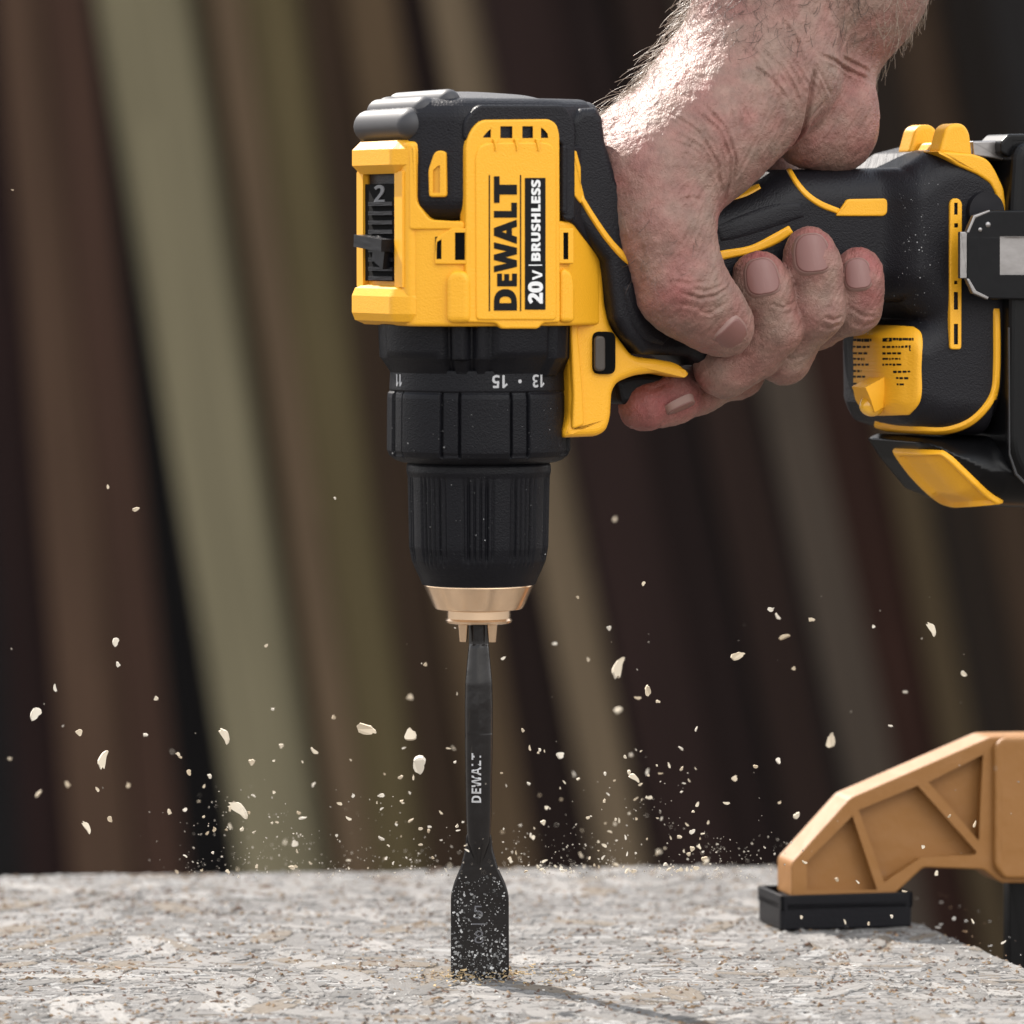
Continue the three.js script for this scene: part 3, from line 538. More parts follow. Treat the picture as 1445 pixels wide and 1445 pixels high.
{
  // rows of fine print too small to read: short bars of uneven length
  const rp = rng(77), ink = [];
  const bar = (x0, y0, x1, y1) => { const q = [[x0, y0], [x1, y0], [x1, y1], [x0, y1]].map(([x, y]) => { const h = meet(D, gripFn, x, y); return add(h, mul(unit(gradient(gripFn, ...h, 0.3)), 0.52)); }), g = new THREE.BufferGeometry(); g.setAttribute('position', new THREE.Float32BufferAttribute(q.flat(), 3)); g.setAttribute('uv', new THREE.Float32BufferAttribute([0, 0, 1, 0, 1, 1, 0, 1], 2)); g.setIndex([0, 2, 1, 0, 3, 2]); g.computeVertexNormals(); return g; };
  const okBar = (x) => (x.computeBoundingSphere(), x.boundingSphere.radius < 2.2);
  const row = (x0, x1, y, hh, bold) => { for (let x = x0; x < x1;) { const w = 2 + rp() * 6; const b = bar(x, y, Math.min(x1, x + w), y + hh * (0.7 + 0.3 * rp())); if (okBar(b)) ink.push(b); x += w + (bold ? 0.7 : 1.5); } };
  row(1206, 1232, 478, 4.6, 1); row(1247, 1290, 478, 4.6, 1);
  [[1206, 1230, 488], [1206, 1226, 497], [1206, 1222, 505], [1206, 1228, 513], [1206, 1218, 522], [1206, 1223, 530], [1206, 1212, 540], [1247, 1286, 488], [1247, 1273, 497], [1247, 1272, 505], [1247, 1274, 513], [1262, 1287, 523], [1266, 1283, 532], [1267, 1277, 541]].forEach(([a, b, y]) => row(a, b, y, 3.4));
  const fp = part(label, 'fine_print', ink, M.ink); fp.userData.kind = 'stuff';
}
{
  // lamp hood on the corner of the label: a block with a bright top, the lens under it
  const A = meet(D, gripFn, 1238, 556), n = unit(gradient(gripFn, ...A, 0.5)), g = new THREE.BoxGeometry(8.4, 8, 7, 2, 2, 2), p = g.attributes.position;
  for (let i = 0; i < p.count; i++) if (p.getY(i) < 0) p.setX(i, p.getX(i) * 0.8);
  g.rotateX(0.45); g.applyQuaternion(new THREE.Quaternion().setFromUnitVectors(new THREE.Vector3(0, 0, 1), new THREE.Vector3(n[0], 0, n[2]).normalize())); g.translate(A[0] + n[0] * 1.2, A[1], A[2] + n[2] * 1.2);
  const hood = part(drill, 'work_light', toCreasedNormals(g, 0.5), M.yellow);
  const B = meet(D, gripFn, 1240, 572), l = new THREE.SphereGeometry(3.6, 20, 14); l.scale(1.1, 0.9, 0.8); l.translate(B[0] + n[0] * 2.2, B[1], B[2] + n[2] * 2.2); part(hood, 'lamp_lens', l, M.lens);
}
const packPx = [[1412, 300], [1414, 215], [1426, 192], [1500, 192], [1500, 706], [1420, 712], [1344, 710], [1300, 692], [1264, 648], [1246, 620], [1258, 613], [1332, 615], [1380, 601], [1408, 568]];
const packPoly = packPx.map(([x, y]) => { const p = D.z(x, y, -6); return [p[0], p[1]]; }), packD2 = polyDist(packPoly);
const packFn = (x, y, z) => { const r = 13, a = packD2(x, y) + r, b = Math.abs(z) - 27 + r; return (Math.hypot(Math.max(a, 0), Math.max(b, 0)) + Math.min(Math.max(a, b), 0) - r) * 0.95; };
const pLo = [Math.min(...packPoly.map((p) => p[0])) - 2, Math.min(...packPoly.map((p) => p[1])) - 2, -29], pHi = [Math.max(...packPoly.map((p) => p[0])) + 2, Math.max(...packPoly.map((p) => p[1])) + 2, 29];
const battery = part(drill, 'battery_pack', [skin(packFn, pLo, pHi, 0.9),
  plate(D, PZ(30), [[1428, 300, 5], [1434, 200, 5], [1490, 200], [1490, 690], [1445, 682, 6], [1424, 640, 6]], 60, { r: 3, bevel: 2.5, seg: 4 }),
], M.gloss);
part(battery, 'release_button', patch(D, packFn, [[1259, 632], [1274, 654], [1290, 674], [1322, 703], [1345, 711]], [[1332, 635], [1346, 645], [1366, 664], [1400, 696], [1418, 707]], 1.9, { N: 60, M: 34, dish: 1.5 }), M.yellow);
part(battery, 'edge_seam', plate(D, PZ(30.2), [[1423, 462], [1425, 462], [1426, 640], [1436, 668], [1450, 682], [1447, 684], [1433, 670], [1424, 642]], 0.8, { bevel: 0.15, r: 0.2 }), std({ color: 0x2a2a2c, roughness: 0.4 }));
part(drill, 'clip_strap', plate(D, PZ(22), [[1372, 199], [1412, 198], [1420, 228], [1404, 224], [1374, 220]], 12, { r: 0.5, bevel: 0.5 }), M.steel);
part(drill, 'strap_loop', plate(D, PZ(26), [[1413, 200], [1424, 189], [1520, 189], [1520, 222], [1424, 222], [1413, 216]], 14, { r: 0.8, bevel: 0.7, holes: [[[1429, 198], [1520, 198], [1520, 214], [1429, 216]]] }), M.gloss);
const clip = part(drill, 'belt_clip', plate(D, PZ(34), [[1375, 306, 2], [1396, 297, 2], [1520, 297], [1520, 424], [1392, 422, 3], [1374, 412, 3], [1365, 396, 1], [1365, 326, 2]], 2.4, { r: 1, bevel: 0.5, holes: [rect(1411, 333, 1500, 388)] }), M.blackSteel);
part(clip, 'clip_flange', [plate(D, PZ(33.6), rect(1355, 327, 1366, 393), 1.6, { r: 0.2, bevel: 0.3 }), plate(D, PZ(34.1), [[1364, 328], [1374, 304], [1397, 296], [1398, 299], [1377, 308], [1368, 329]], 1.8, { r: 0.2, bevel: 0.3 }), plate(D, PZ(34.1), [[1364, 393], [1368, 393], [1378, 410], [1396, 419], [1394, 423], [1373, 414]], 1.8, { r: 0.2, bevel: 0.3 })], M.steel);
part(clip, 'clip_plate', plate(D, PZ(32.6), rect(1406, 330, 1519, 391), 1, { r: 0.2, bevel: 0.1 }), M.steel);
{ const p = D.z(1394, 317, 34); part(clip, 'rivet', new THREE.SphereGeometry(0.9, 12, 8).scale(1, 1, 0.6).translate(p[0], p[1], p[2]), M.steel); const q = D.z(1383, 324, 34); part(clip, 'rivet', new THREE.SphereGeometry(0.7, 12, 8).scale(1, 1, 0.6).translate(q[0], q[1], q[2]), M.steel); }
part(drill, 'foot_boss', (() => { const p = D.z(1386, 298, 24); return new THREE.CylinderGeometry(5.6, 5.9, 4, 32).rotateX(Math.PI / 2).translate(p[0], p[1], 25); })(), M.rubber);

{
  const rd = rng(66), N = 260, g = new THREE.IcosahedronGeometry(0.00032, 0), inst = new THREE.InstancedMesh(g, std({ roughness: 1 }), N), o = new THREE.Object3D(), c = new THREE.Color();
  for (let n = 0; n < N; n++) {
    let p; const t = rd();
    if (t < 0.5) p = meet(D, gripFn, 1295 + 34 * (rd() + rd() - 1), 350 + 120 * (rd() + rd() - 1) );
    else { const a = wa(-70 + 140 * rd()), y = t < 0.75 ? mix(R(560), R(640), rd()) : mix(R(665), R(800), rd()), r = t < 0.75 ? 25.9 : 20.2 - 0.9 * sstep(R(760) - y, 0, 12); p = [Math.sin(a) * r, y, Math.cos(a) * r]; }
    o.position.set(p[0] / 1000, p[1] / 1000, p[2] / 1000); o.rotation.set(rd() * 3, rd() * 3, 0); o.scale.setScalar(t < 0.5 ? 0.25 + 0.5 * rd() ** 2 : 0.2 + 0.7 * rd() ** 4); o.updateMatrix(); inst.setMatrixAt(n, o.matrix); inst.setColorAt(n, c.setScalar(0.05 + 0.4 * rd() ** 3));
  }
  inst.name = 'drill_dust'; inst.castShadow = inst.receiveShadow = true; drill.add(inst); inst.userData.kind = 'stuff';
}

// ---------------------------------------------------------------- spade bit
const bit = thing('spade_bit', 'black flat spade bit held in the chuck with its tip in the board', 'drill bit', frame([D.o[0], 0, 0], 0));
const shankR = (py) => R(py);
part(bit, 'shank', revolve([[R(868), 0], [R(868), 2.6], [R(908), 2.6], [R(914), 2.9], [R(962), 3.8], [R(995), 3.95], [R(1060), 3.9], [R(1150), 3.6], [R(1188), 3.3], [R(1206), 2.2], [R(1222), 1.0], [R(1222), 0]], 60, (a, y, r) => y > R(910) ? r / Math.max(Math.cos(((a + Math.PI / 6) % (Math.PI / 3)) - Math.PI / 6), 0.9) * 0.97 : r, { sub: 6 }), M.bit);
{
  const W = frame([D.o[0], 0, 0], 0), out = [[658, 1176], [693, 1176], [695.5, 1200], [703, 1226], [713, 1247], [718, 1264], [718.5, 1376], [711, 1388], [640, 1388], [636, 1376], [636, 1264], [641, 1245], [650, 1224], [656, 1200]];
  const pad = part(bit, 'paddle', plate(W, { p: [0, 0, 1.15], n: [0, 0, 1] }, out, 2.3, { r: 1.2, bevel: 0.5 }), M.bit);
  const pt = (g, px, py) => { const p = W.z(px, py, 1.15); return g.translate(p[0], p[1], p[2] - 0.02); };
  part(pad, 'size_mark', [pt(letters('5', 2.6, 3.6, 0.1, fontReg), 675, 1287), pt(new THREE.BoxGeometry(4.6, 0.4, 0.14), 676, 1304), pt(letters('8', 2.6, 3.6, 0.1, fontReg), 676, 1322)], std({ color: new THREE.Color().setRGB(0.09, 0.09, 0.1), roughness: 0.5 }));
  const g = letters('DEWALT', (1131 - 1061) * PXMM, 2.7, 0.12); g.rotateZ(Math.PI / 2); part(bit, 'shank_lettering', bend(g, 3.85, -0.18, R(1096)), M.greyPrint);
}

// ---------------------------------------------------------------- hand and forearm
const hand = thing('person', 'bare hairy right hand and wrist wrapped round the grip, index finger on the trigger', 'person', D);
const hp = (x, y, z, r) => { const p = D.z(x, y, z); return [p[0], p[1], p[2], r * PXMM]; };
const cone = (A, B, x, y, z) => {
  const bx = B[0] - A[0], by = B[1] - A[1], bz = B[2] - A[2], ax = x - A[0], ay = y - A[1], az = z - A[2];
  const t = clamp((ax * bx + ay * by + az * bz) / (bx * bx + by * by + bz * bz));
  return Math.hypot(ax - bx * t, ay - by * t, az - bz * t) - (A[3] + (B[3] - A[3]) * t);
};
const chain = (pts) => { const p = pts.map((q) => hp(...q)), out = []; for (let i = 0; i + 1 < p.length; i++) out.push([p[i], p[i + 1]]); return out; };
const G = {
  palm: [...chain([[1124, -140, 2, 112], [1092, -10, 4, 98], [1072, 72, 6, 92], [924, 250, 18, 76]]), ...chain([[1252, -160, 0, 118], [1205, -20, 0, 96], [1176, 70, 0, 72]]), ...chain([[1165, -110, -12, 120], [1130, 60, -14, 80]]),
    ...chain([[1100, 110, 14, 82], [996, 208, 20, 80]]), ...chain([[1060, 60, -10, 84], [894, 216, 4, 56], [908, 280, -14, 42]]), ...chain([[1130, 80, -18, 80], [1010, 250, -34, 48], [1100, 260, -34, 48]])],
  heel: chain([[1176, 96, 4, 48], [1172, 146, 4, 54], [1174, 184, 5, 50], [1134, 188, 8, 46]]),
  thumb: chain([[925, 262, 20, 72], [939, 328, 26, 63], [959, 402, 29, 55], [968, 414, 29, 50], [1000, 442, 28, 43], [1024, 464, 27, 41]]),
  index: chain([[908, 574, 4, 35], [948, 560, 2, 35], [990, 547, -2, 31], [1045, 528, -6, 30], [1050, 460, -24, 38], [960, 340, -34, 42]]),
  middle: chain([[1071, 388, 23, 35], [1078, 408, 24, 37], [1092, 462, 22, 37], [1062, 492, 16, 41], [1022, 518, 12, 38], [1030, 430, -26, 42], [1010, 300, -36, 46]]),
  ring: chain([[1142, 354, 24, 36], [1146, 380, 25, 37], [1151, 436, 24, 37], [1106, 500, 12, 37], [1120, 420, -26, 40], [1090, 290, -36, 46]]),
  pinky: chain([[1212, 380, 22, 31], [1210, 400, 23, 33], [1206, 434, 21, 33], [1150, 460, 8, 31], [1160, 380, -26, 36], [1130, 260, -34, 44]]),
};
const fing = (L, x, y, z, k) => { let d = 1e9; for (const [A, B] of L) d = smin(d, cone(A, B, x, y, z), k); return d; };
// creases: polylines as seen, with depth and width in mm
const CR = [
  [[[1138, 80], [1160, 85], [1198, 97], [1226, 108], [1240, 112]], 0.85, 0.55], [[[1190, 80], [1222, 92], [1240, 100]], 0.6, 0.5],
  [[[1130, 98], [1124, 122], [1121, 150], [1122, 190], [1112, 224]], 1.5, 0.8], [[[1148, 144], [1132, 164], [1122, 196]], 0.8, 0.5],
  [[[1062, 74], [1080, 100], [1096, 126], [1108, 152]], 0.5, 0.5], [[[1040, 92], [1066, 116], [1088, 146]], 0.45, 0.5], [[[1012, 140], [1022, 160], [1034, 180]], 0.25, 0.5],
  [[[950, 150], [980, 184], [998, 226], [1002, 262], [1000, 292]], 0.5, 0.5], [[[966, 146], [990, 180], [1006, 226], [1008, 268]], 0.6, 0.5], [[[926, 158], [958, 190], [982, 236], [990, 274]], 0.45, 0.5],
  [[[1070, 130], [1076, 160], [1070, 196]], 0.2, 1.0], [[[918, 286], [940, 279], [962, 284]], 0.35, 0.5],
  [[[918, 412], [944, 420], [968, 416], [992, 402]], 0.55, 0.5], [[[926, 404], [950, 410], [974, 404], [988, 394]], 0.35, 0.6], [[[916, 426], [946, 434], [972, 430]], 0.4, 0.6], [[[908, 396], [928, 400], [952, 396]], 0.3, 0.6],
  [[[1040, 20], [1020, 70], [992, 118], [962, 160]], -0.55, 2.0], [[[1020, 70], [1034, 110], [1030, 150]], -0.4, 1.8], [[[1180, -10], [1168, 30], [1176, 66]], -0.5, 1.8], [[[1100, -20], [1110, 30], [1098, 66]], -0.45, 2.0], [[[1090, 30], [1106, 62], [1112, 96]], 0.5, 0.6], [[[1060, 110], [1052, 150], [1030, 200]], -0.4, 2.2],
  [[[940, 438], [962, 440], [986, 424]], 0.5, 0.6], [[[1062, 428], [1080, 434], [1096, 428]], 0.4, 0.5], [[[1010, 500], [1030, 508], [1056, 498]], 0.35, 0.6], [[[1100, 500], [1116, 508], [1134, 500]], 0.4, 0.6], [[[1184, 452], [1204, 460], [1224, 452]], 0.35, 0.6],
  [[[1136, 446], [1150, 451], [1166, 446]], 0.5, 0.5], [[[1132, 458], [1148, 463], [1166, 456]], 0.35, 0.6], [[[1180, 432], [1200, 446], [1222, 446]], 0.35, 0.5],
  [[[1078, 424], [1094, 430], [1106, 424]], 0.3, 0.6], [[[926, 548], [944, 552], [968, 540]], 0.25, 0.5],
  ...Array.from({ length: 15 }, (_, i) => { const a = [916 + i * 12, 196 - i * 8], e = [999 + (i - 7) * 2.5, 290 - Math.abs(i - 6) * 6]; return [[a, [mix(a[0], e[0], 0.4) + 7, mix(a[1], e[1], 0.36) - 4], [mix(a[0], e[0], 0.78) + 6, mix(a[1], e[1], 0.72)], e], 0.17 + 0.11 * ((i * 7) % 5) / 4, 0.5]; }),
  ...Array.from({ length: 9 }, (_, i) => { const x = 1030 + i * 13, y = 60 + i * 5; return [[[x, y], [x + 16, y + 26], [x + 26, y + 58 - i * 3]], 0.16 + 0.08 * (i % 3), 0.5]; }),
].map(([p, d, w]) => ({ p: p.map(([x, y]) => { const q = D.z(x, y, 20); return [q[0], q[1]]; }), d, w }));
for (const c of CR) { c.lo = [Math.min(...c.p.map((q) => q[0])) - 4, Math.min(...c.p.map((q) => q[1])) - 4]; c.hi = [Math.max(...c.p.map((q) => q[0])) + 4, Math.max(...c.p.map((q) => q[1])) + 4]; }
const creases = (x, y) => {
  let s = 0;
  for (const c of CR) {
    if (x < c.lo[0] || y < c.lo[1] || x > c.hi[0] || y > c.hi[1]) continue;
    let m = 1e9, along = 0; const n = c.p.length - 1;
    for (let i = 0; i < n; i++) { const A = c.p[i], B = c.p[i + 1], bx = B[0] - A[0], by = B[1] - A[1], t = clamp(((x - A[0]) * bx + (y - A[1]) * by) / (bx * bx + by * by)), d = (x - A[0] - bx * t) ** 2 + (y - A[1] - by * t) ** 2; if (d < m) { m = d; along = (i + t) / n; } }
    const q = Math.sqrt(m) / c.w, end = Math.min(1, Math.sin(Math.PI * clamp(along, 0.02, 0.98)) * 2.2);
    s += 0.8 * c.d * end * (Math.exp(-q * q) - 0.35 * Math.exp(-((q - 2) ** 2)));
  }
  return s;
};
const handRaw = (x, y, z) => {
  let d = fing(G.palm, x, y, z, 10);
  d = smin(d, fing(G.heel, x, y, z, 10), 3.2);
  d = smin(d, fing(G.thumb, x, y, z, 7), 9);
  const m = Math.min; let f = fing(G.index, x, y, z, 5);
  f = smin(f, fing(G.middle, x, y, z, 5), 0.9); f = smin(f, fing(G.ring, x, y, z, 5), 0.9); f = smin(f, fing(G.pinky, x, y, z, 5), 0.9);
  return smin(d, f, z > 8 ? 0.8 : 3);
};
const handFn = (x, y, z) => {
  let d = handRaw(x, y, z);
  if (Math.abs(d) < 4) {
    if (z > -4) d += creases(x, y);
    const wu = -0.55 * x - 0.84 * y, wv = 0.84 * x - 0.55 * y;
    d += 0.17 * noise.noise(wu * 0.07, wv * 0.75 + 0.6 * noise.noise(wu * 0.15, wv * 0.1, 3), z * 0.12) + 0.10 * noise.noise(wu * 0.16, wv * 1.5, z * 0.25);
    d += 0.9 * fbm(x * 0.055, y * 0.055, z * 0.055, 2) + 0.2 * noise.noise(x * 0.4, y * 0.4, z * 0.4) + 0.09 * noise.noise(x * 1.1 + 5, y * 1.1, z * 1.1);
  }
  return d;
};
const redSpots = [[1068, 362, 24, 40, 1], [1140, 330, 28, 34, 0.9], [1213, 360, 26, 40, 1], [1226, 420, 26, 34, 0.8], [905, 575, 6, 55, 1.25], [960, 556, 4, 45, 0.8], [1028, 470, 32, 36, 0.5], [958, 405, 40, 44, 0.55], [1215, 170, 12, 60, 0.6], [1120, 200, 14, 46, 0.5], [880, 240, 20, 42, 0.6], [1004, 300, 26, 40, 0.5], [1050, 520, 22, 30, 0.3], [920, 330, 30, 60, 0.3]].map(([x, y, z, r, k]) => [...D.z(x, y, z), r * PXMM, k]);
const skinColour = (x, y, z, n) => {
  let red = 0; for (const s of redSpots) red += s[4] * Math.exp(-((x - s[0]) ** 2 + (y - s[1]) ** 2 + ((z - s[2]) ** 2) * 0.4) / (s[3] * s[3]));
  red = clamp(red - 0.15 + 1.2 * fbm(x * 0.10, y * 0.10, z * 0.10 + 9, 4), -0.5, 1.2);
  const mott = 1 + 0.42 * fbm(x * 0.22, y * 0.22, z * 0.22, 4) + 0.14 * noise.noise(x * 1.3, y * 1.3, z * 1.3), cr = z > -4 ? clamp(creases(x, y), 0, 1.2) : 0;
  let c = [0.232, 0.126, 0.103];
  c = [c[0] * (1 + 0.03 * red), c[1] * (1 - 0.36 * red), c[2] * (1 - 0.29 * red)];
  const k = mott * (1 - 0.10 * cr); return [c[0] * k, c[1] * k * (1 - 0.07 * cr), c[2] * k * (1 - 0.08 * cr)];
};
const porePx = dataTex(256, (i, j) => clamp(0.5 + 1.1 * (smooth(i, j, 1) - 0.5) + 0.5 * fbm(i / 10, j / 16, 2, 3)), false, 1 / 22);
M.skin = phys({ vertexColors: true, roughness: 0.52, bumpMap: porePx, bumpScale: 0.0003, specularIntensity: 0.55, sheen: 0.15, sheenColor: new THREE.Color(1, 0.8, 0.7), sheenRoughness: 0.6 });
const hLo = [D.z(840, 0, 0)[0] - 16, D.z(900, 625, 0)[1], -58], hHi = [D.z(1385, 0, 0)[0], D.z(900, -75, 0)[1], 46];
const handGeo = skin(handFn, hLo, hHi, 0.62, skinColour);
const body = part(hand, 'hand_and_wrist', handGeo, M.skin);

// finger nails: thin curved shields; at = centre seen, dir = towards the tip as seen, w and l in mm
M.nail = phys({ color: new THREE.Color().setRGB(0.185, 0.085, 0.074), roughness: 0.42, specularIntensity: 0.6, bumpMap: smudge, bumpScale: 0.0001, clearcoat: 0.2, clearcoatRoughness: 0.4 });
M.nailEdge = std({ color: new THREE.Color().setRGB(0.24, 0.14, 0.118), roughness: 0.55 });
function nail(cx, cy, ang, w, l, tiltZ, Rf = 7.6) {
  const p = meet(D, handRaw, cx, cy);
  let n = unit(gradient(handRaw, ...p, 1.2)); n = unit(add(n, [0, 0, tiltZ]));
  const a = ang * Math.PI / 180; let v = [Math.cos(a), Math.sin(a), 0]; v = unit(sub(v, mul(n, dot(v, n)))); const u = cross(v, n);
  const build = (sw, sl, lift, thick) => {
    const N = 14, K = 18, pos = [], uv = [], idx = [];
    for (let i = 0; i <= N; i++) for (let j = 0; j < K * 2; j++) {
      const q = j / (K * 2) * Math.PI * 2, rad = i / N, e = 0.72, cu = Math.sign(Math.cos(q)) * Math.abs(Math.cos(q)) ** e * rad, cv = Math.sign(Math.sin(q)) * Math.abs(Math.sin(q)) ** e * rad;
      const x = cu * w / 2 * sw * (1 - 0.10 * cv), y = cv * l / 2 * sl, drop = Rf - Math.sqrt(Math.max(0.5, Rf * Rf - x * x)) + (cv < 0 ? 0.28 * cv * cv : 0.5 * cv * cv * cv);
      const h = lift - drop - (i === N ? thick : 0);
      const P = add(p, add(add(mul(u, x), mul(v, y)), mul(n, h))); pos.push(...P); uv.push(x, y);
    }
    const C = K * 2; for (let i = 0; i < N; i++) for (let j = 0; j < C; j++) { const A = i * C + j, B = i * C + (j + 1) % C; idx.push(A, A + C, B, B, A + C, B + C); }
    const g = new THREE.BufferGeometry(); g.setAttribute('position', new THREE.Float32BufferAttribute(pos, 3)); g.setAttribute('uv', new THREE.Float32BufferAttribute(uv, 2)); g.setIndex(idx); g.computeVertexNormals(); return g;
  };
  const m = part(body, 'fingernail', build(1, 1, 0.58, 1.8), M.nail);
  part(m, 'nail_edge', build(1.1, 1.06, 0.42, 1.8), M.nailEdge);
}
nail(1076, 390, 100, 9.8, 11.2, 0.3); nail(1147, 357, 96, 10.4, 12, 0.3); nail(1211, 386, 95, 8, 9.6, 0.3, 6.6); nail(1034, 474, -42, 9.6, 10, -0.2); nail(960, 577, 200, 7, 9, -0.8);
// hair: fine curled tubes rooted on the skin
{
  const rh = rng(404), P = handGeo.attributes.position, Nn = handGeo.attributes.normal, strands = { light: [], dark: [] };
  const TL = (q) => { const w = D.world(q), d = sub(w, EYE), t = dot(d, FWD); return [HALF + dot(d, RIGHT) / t * LENS / PXMM, HALF - dot(d, UPV) / t * LENS / PXMM]; };
  let made = 0;
  for (let tries = 0; tries < 60000 && made < 1300; tries++) {
    const i = Math.floor(rh() * P.count), q = [P.getX(i) * 1000, P.getY(i) * 1000, P.getZ(i) * 1000], n = [Nn.getX(i), Nn.getY(i), Nn.getZ(i)], [px, py] = TL(q);
    const wn = D.wdir(n); const rim = wn[2] < 0.25 && wn[2] > -0.7;
    const leftEdge = px < 1010 && py < 190 && py + (px - 850) * 1.0 < 330, rightEdge = px > 1235 && py < 120, back = px < 1090 && py < 100, wristTop = px > 1000 && py < 60;
    let L = 0, keep = 0;
    if (leftEdge && rim) { keep = 1; L = 6 + 8 * rh(); } else if (rightEdge && rim) { keep = 0.5; L = 3 + 4 * rh(); } else if ((back || wristTop) && wn[2] > 0) { keep = 0.6; L = 3 + 5 * rh(); } else if (px > 870 && px < 985 && py > 290 && py < 400 && wn[2] > 0.2) { keep = 0.12; L = 3 + 3 * rh(); }
    if (rh() > keep) continue;
    made++;
    const lay = leftEdge && rim ? 0.38 : 0.16, flow = unit(add([-0.35 + 0.5 * (rh() - 0.5), -0.75 + 0.5 * (rh() - 0.5), 0.2 * (rh() - 0.5)], mul(n, lay * (0.5 + rh())))), curl = (rh() - 0.5) * 4.2, side = unit(cross(n, flow)), pts = [];
    let c = add(q, mul(n, -0.2)), d = unit(add(flow, mul(n, lay)));
    for (let s = 0; s <= 7; s++) { pts.push(new THREE.Vector3(...c)); c = add(c, mul(d, L / 7)); d = unit(add(d, add(mul(side, curl * 0.18), mul(n, -lay * 0.28)))); }
    const g = new THREE.TubeGeometry(new THREE.CatmullRomCurve3(pts), 9, 0.035 + 0.03 * rh(), 4, false);
    strands[leftEdge && rim || rightEdge ? 'light' : 'dark'].push(g);
  }
  const a = part(body, 'arm_hair', strands.light, std({ color: new THREE.Color().setRGB(0.26, 0.20, 0.15), roughness: 0.4 })); a.userData.kind = 'stuff';
  const b = part(body, 'arm_hair', strands.dark, std({ color: new THREE.Color().setRGB(0.06, 0.035, 0.025), roughness: 0.45 })); b.userData.kind = 'stuff';
}

// ---------------------------------------------------------------- bar clamp
{
  const o = WORLD.on(1102, 1315, [0, 0, 0], [0, 1, 0]), C = frame([o[0], 0, o[2]], 13);
  const clampT = thing('bar_clamp', 'tan plastic clamp jaw with black foot pad pressing on the board corner', 'clamp', C);
  M.tan = phys({ color: new THREE.Color().setRGB(0.255, 0.112, 0.024), roughness: 0.58, bumpMap: smudge, bumpScale: 0.0004 });
  const z = -3, F = { p: [0, 0, z], n: [0, 0, 1] };
  const o1 = [[1138, 1215], [1203, 1149], [1239, 1257], [1138, 1257]], o2 = [[1211, 1143], [1296, 1108], [1380, 1202], [1374, 1208], [1300, 1212], [1248, 1247]], o3 = [[1309, 1104], [1389, 1063], [1383, 1187], [1378, 1186]];
  const jaw = part(clampT, 'jaw', [plate(C, F, [[1117, 1218], [1200, 1126], [1398, 1040], [1520, 1038], [1520, 1246], [1413, 1246], [1388, 1227], [1303, 1224], [1257, 1267], [1117, 1267]], 16, { r: 1.2, bevel: 0.6, seg: 4, holes: [o1, o2, o3] })], M.tan);
  part(jaw, 'web_panel', plate(C, { p: [0, 0, z - 5], n: [0, 0, 1] }, [[1122, 1212], [1203, 1130], [1394, 1048], [1394, 1224], [1303, 1220], [1256, 1264], [1122, 1264]], 9, { r: 0.6, bevel: 0.3 }), M.tan);
  part(jaw, 'jaw_block', plate(C, { p: [0, 0, z + 2.4], n: [0, 0, 1] }, [[1404, 1052], [1416, 1042], [1520, 1040], [1520, 1240], [1418, 1240], [1404, 1222]], 18, { r: 1.4, bevel: 1, seg: 4 }), M.tan);
  const h0 = C.z(1102, 1267, 0)[1], x1 = C.z(1288, 1312, 0)[0];
  const padW = 26;
  part(clampT, 'foot_pad', [prism([[0, 0], [x1, 0], [x1, -padW], [0, -padW]], 0.3, h0 - 1.4, { r: 2, bevel: 0.6 }),
    ...[[[0, 0], [x1, 0], [x1, -1.4], [0, -1.4]], [[0, 0], [1.4, 0], [1.4, -padW], [0, -padW]], [[0, -padW + 1.4], [x1, -padW + 1.4], [x1, -padW], [0, -padW]], [[x1 - 1.4, 0], [x1, 0], [x1, -padW], [x1 - 1.4, -padW]]].map((q) => prism(q, h0 - 4, h0 + 0.6, { r: 0.3, bevel: 0.3 }))], M.black);
  part(clampT, 'steel_bar', plate(C, { p: [0, 0, z - 5], n: [0, 0, 1] }, [[1424, 1235], [1475, 1235], [1475, 1520], [1424, 1520]], 6, { r: 0.3, bevel: 0.5 }), M.gloss);
}

// ---------------------------------------------------------------- wood chips thrown up by the bit
const chipMats = [[0.62, 0.54, 0.42], [0.55, 0.46, 0.34], [0.62, 0.56, 0.47], [0.45, 0.36, 0.25]].map((c) => phys({ color: new THREE.Color().setRGB(...c), roughness: 0.85, side: THREE.DoubleSide }));
M.chip = phys({ color: 0xffffff, roughness: 0.85 });
const rc = rng(9001);
// torn flake: ragged outline, split end, thin, curled along its length
function chipGeo(l, w, t, seed, curl = 0, rag = 0.35) {
  const r = rng(seed), n = 15, sh = new THREE.Shape();
  for (let i = 0; i < n; i++) { const a = i / n * 2 * Math.PI + 0.2 * r(), q = 1 - rag * r() * (r() < 0.3 ? 1.6 : 0.8), x = Math.cos(a) * l / 2 * q, y = Math.sin(a) * w / 2 * q * (1 - 0.25 * Math.cos(a)); if (i) sh.lineTo(x, y); else sh.moveTo(x, y); }
  const g = new THREE.ExtrudeGeometry(sh, { depth: t, bevelEnabled: false, curveSegments: 1 }), p = g.attributes.position, tw = (r() - 0.5) * 0.5;
  for (let i = 0; i < p.count; i++) { const x = p.getX(i), y = p.getY(i), z = p.getZ(i) * (0.55 + 0.9 * noise.noise(x + seed, y * 2, 3) ** 2 + 0.3); p.setXYZ(i, x, y + 0.18 * w * Math.sin(x / l * 4 + seed), z + curl * x * x / l + tw * x * y); }
  g.computeVertexNormals(); return MM(g);
}
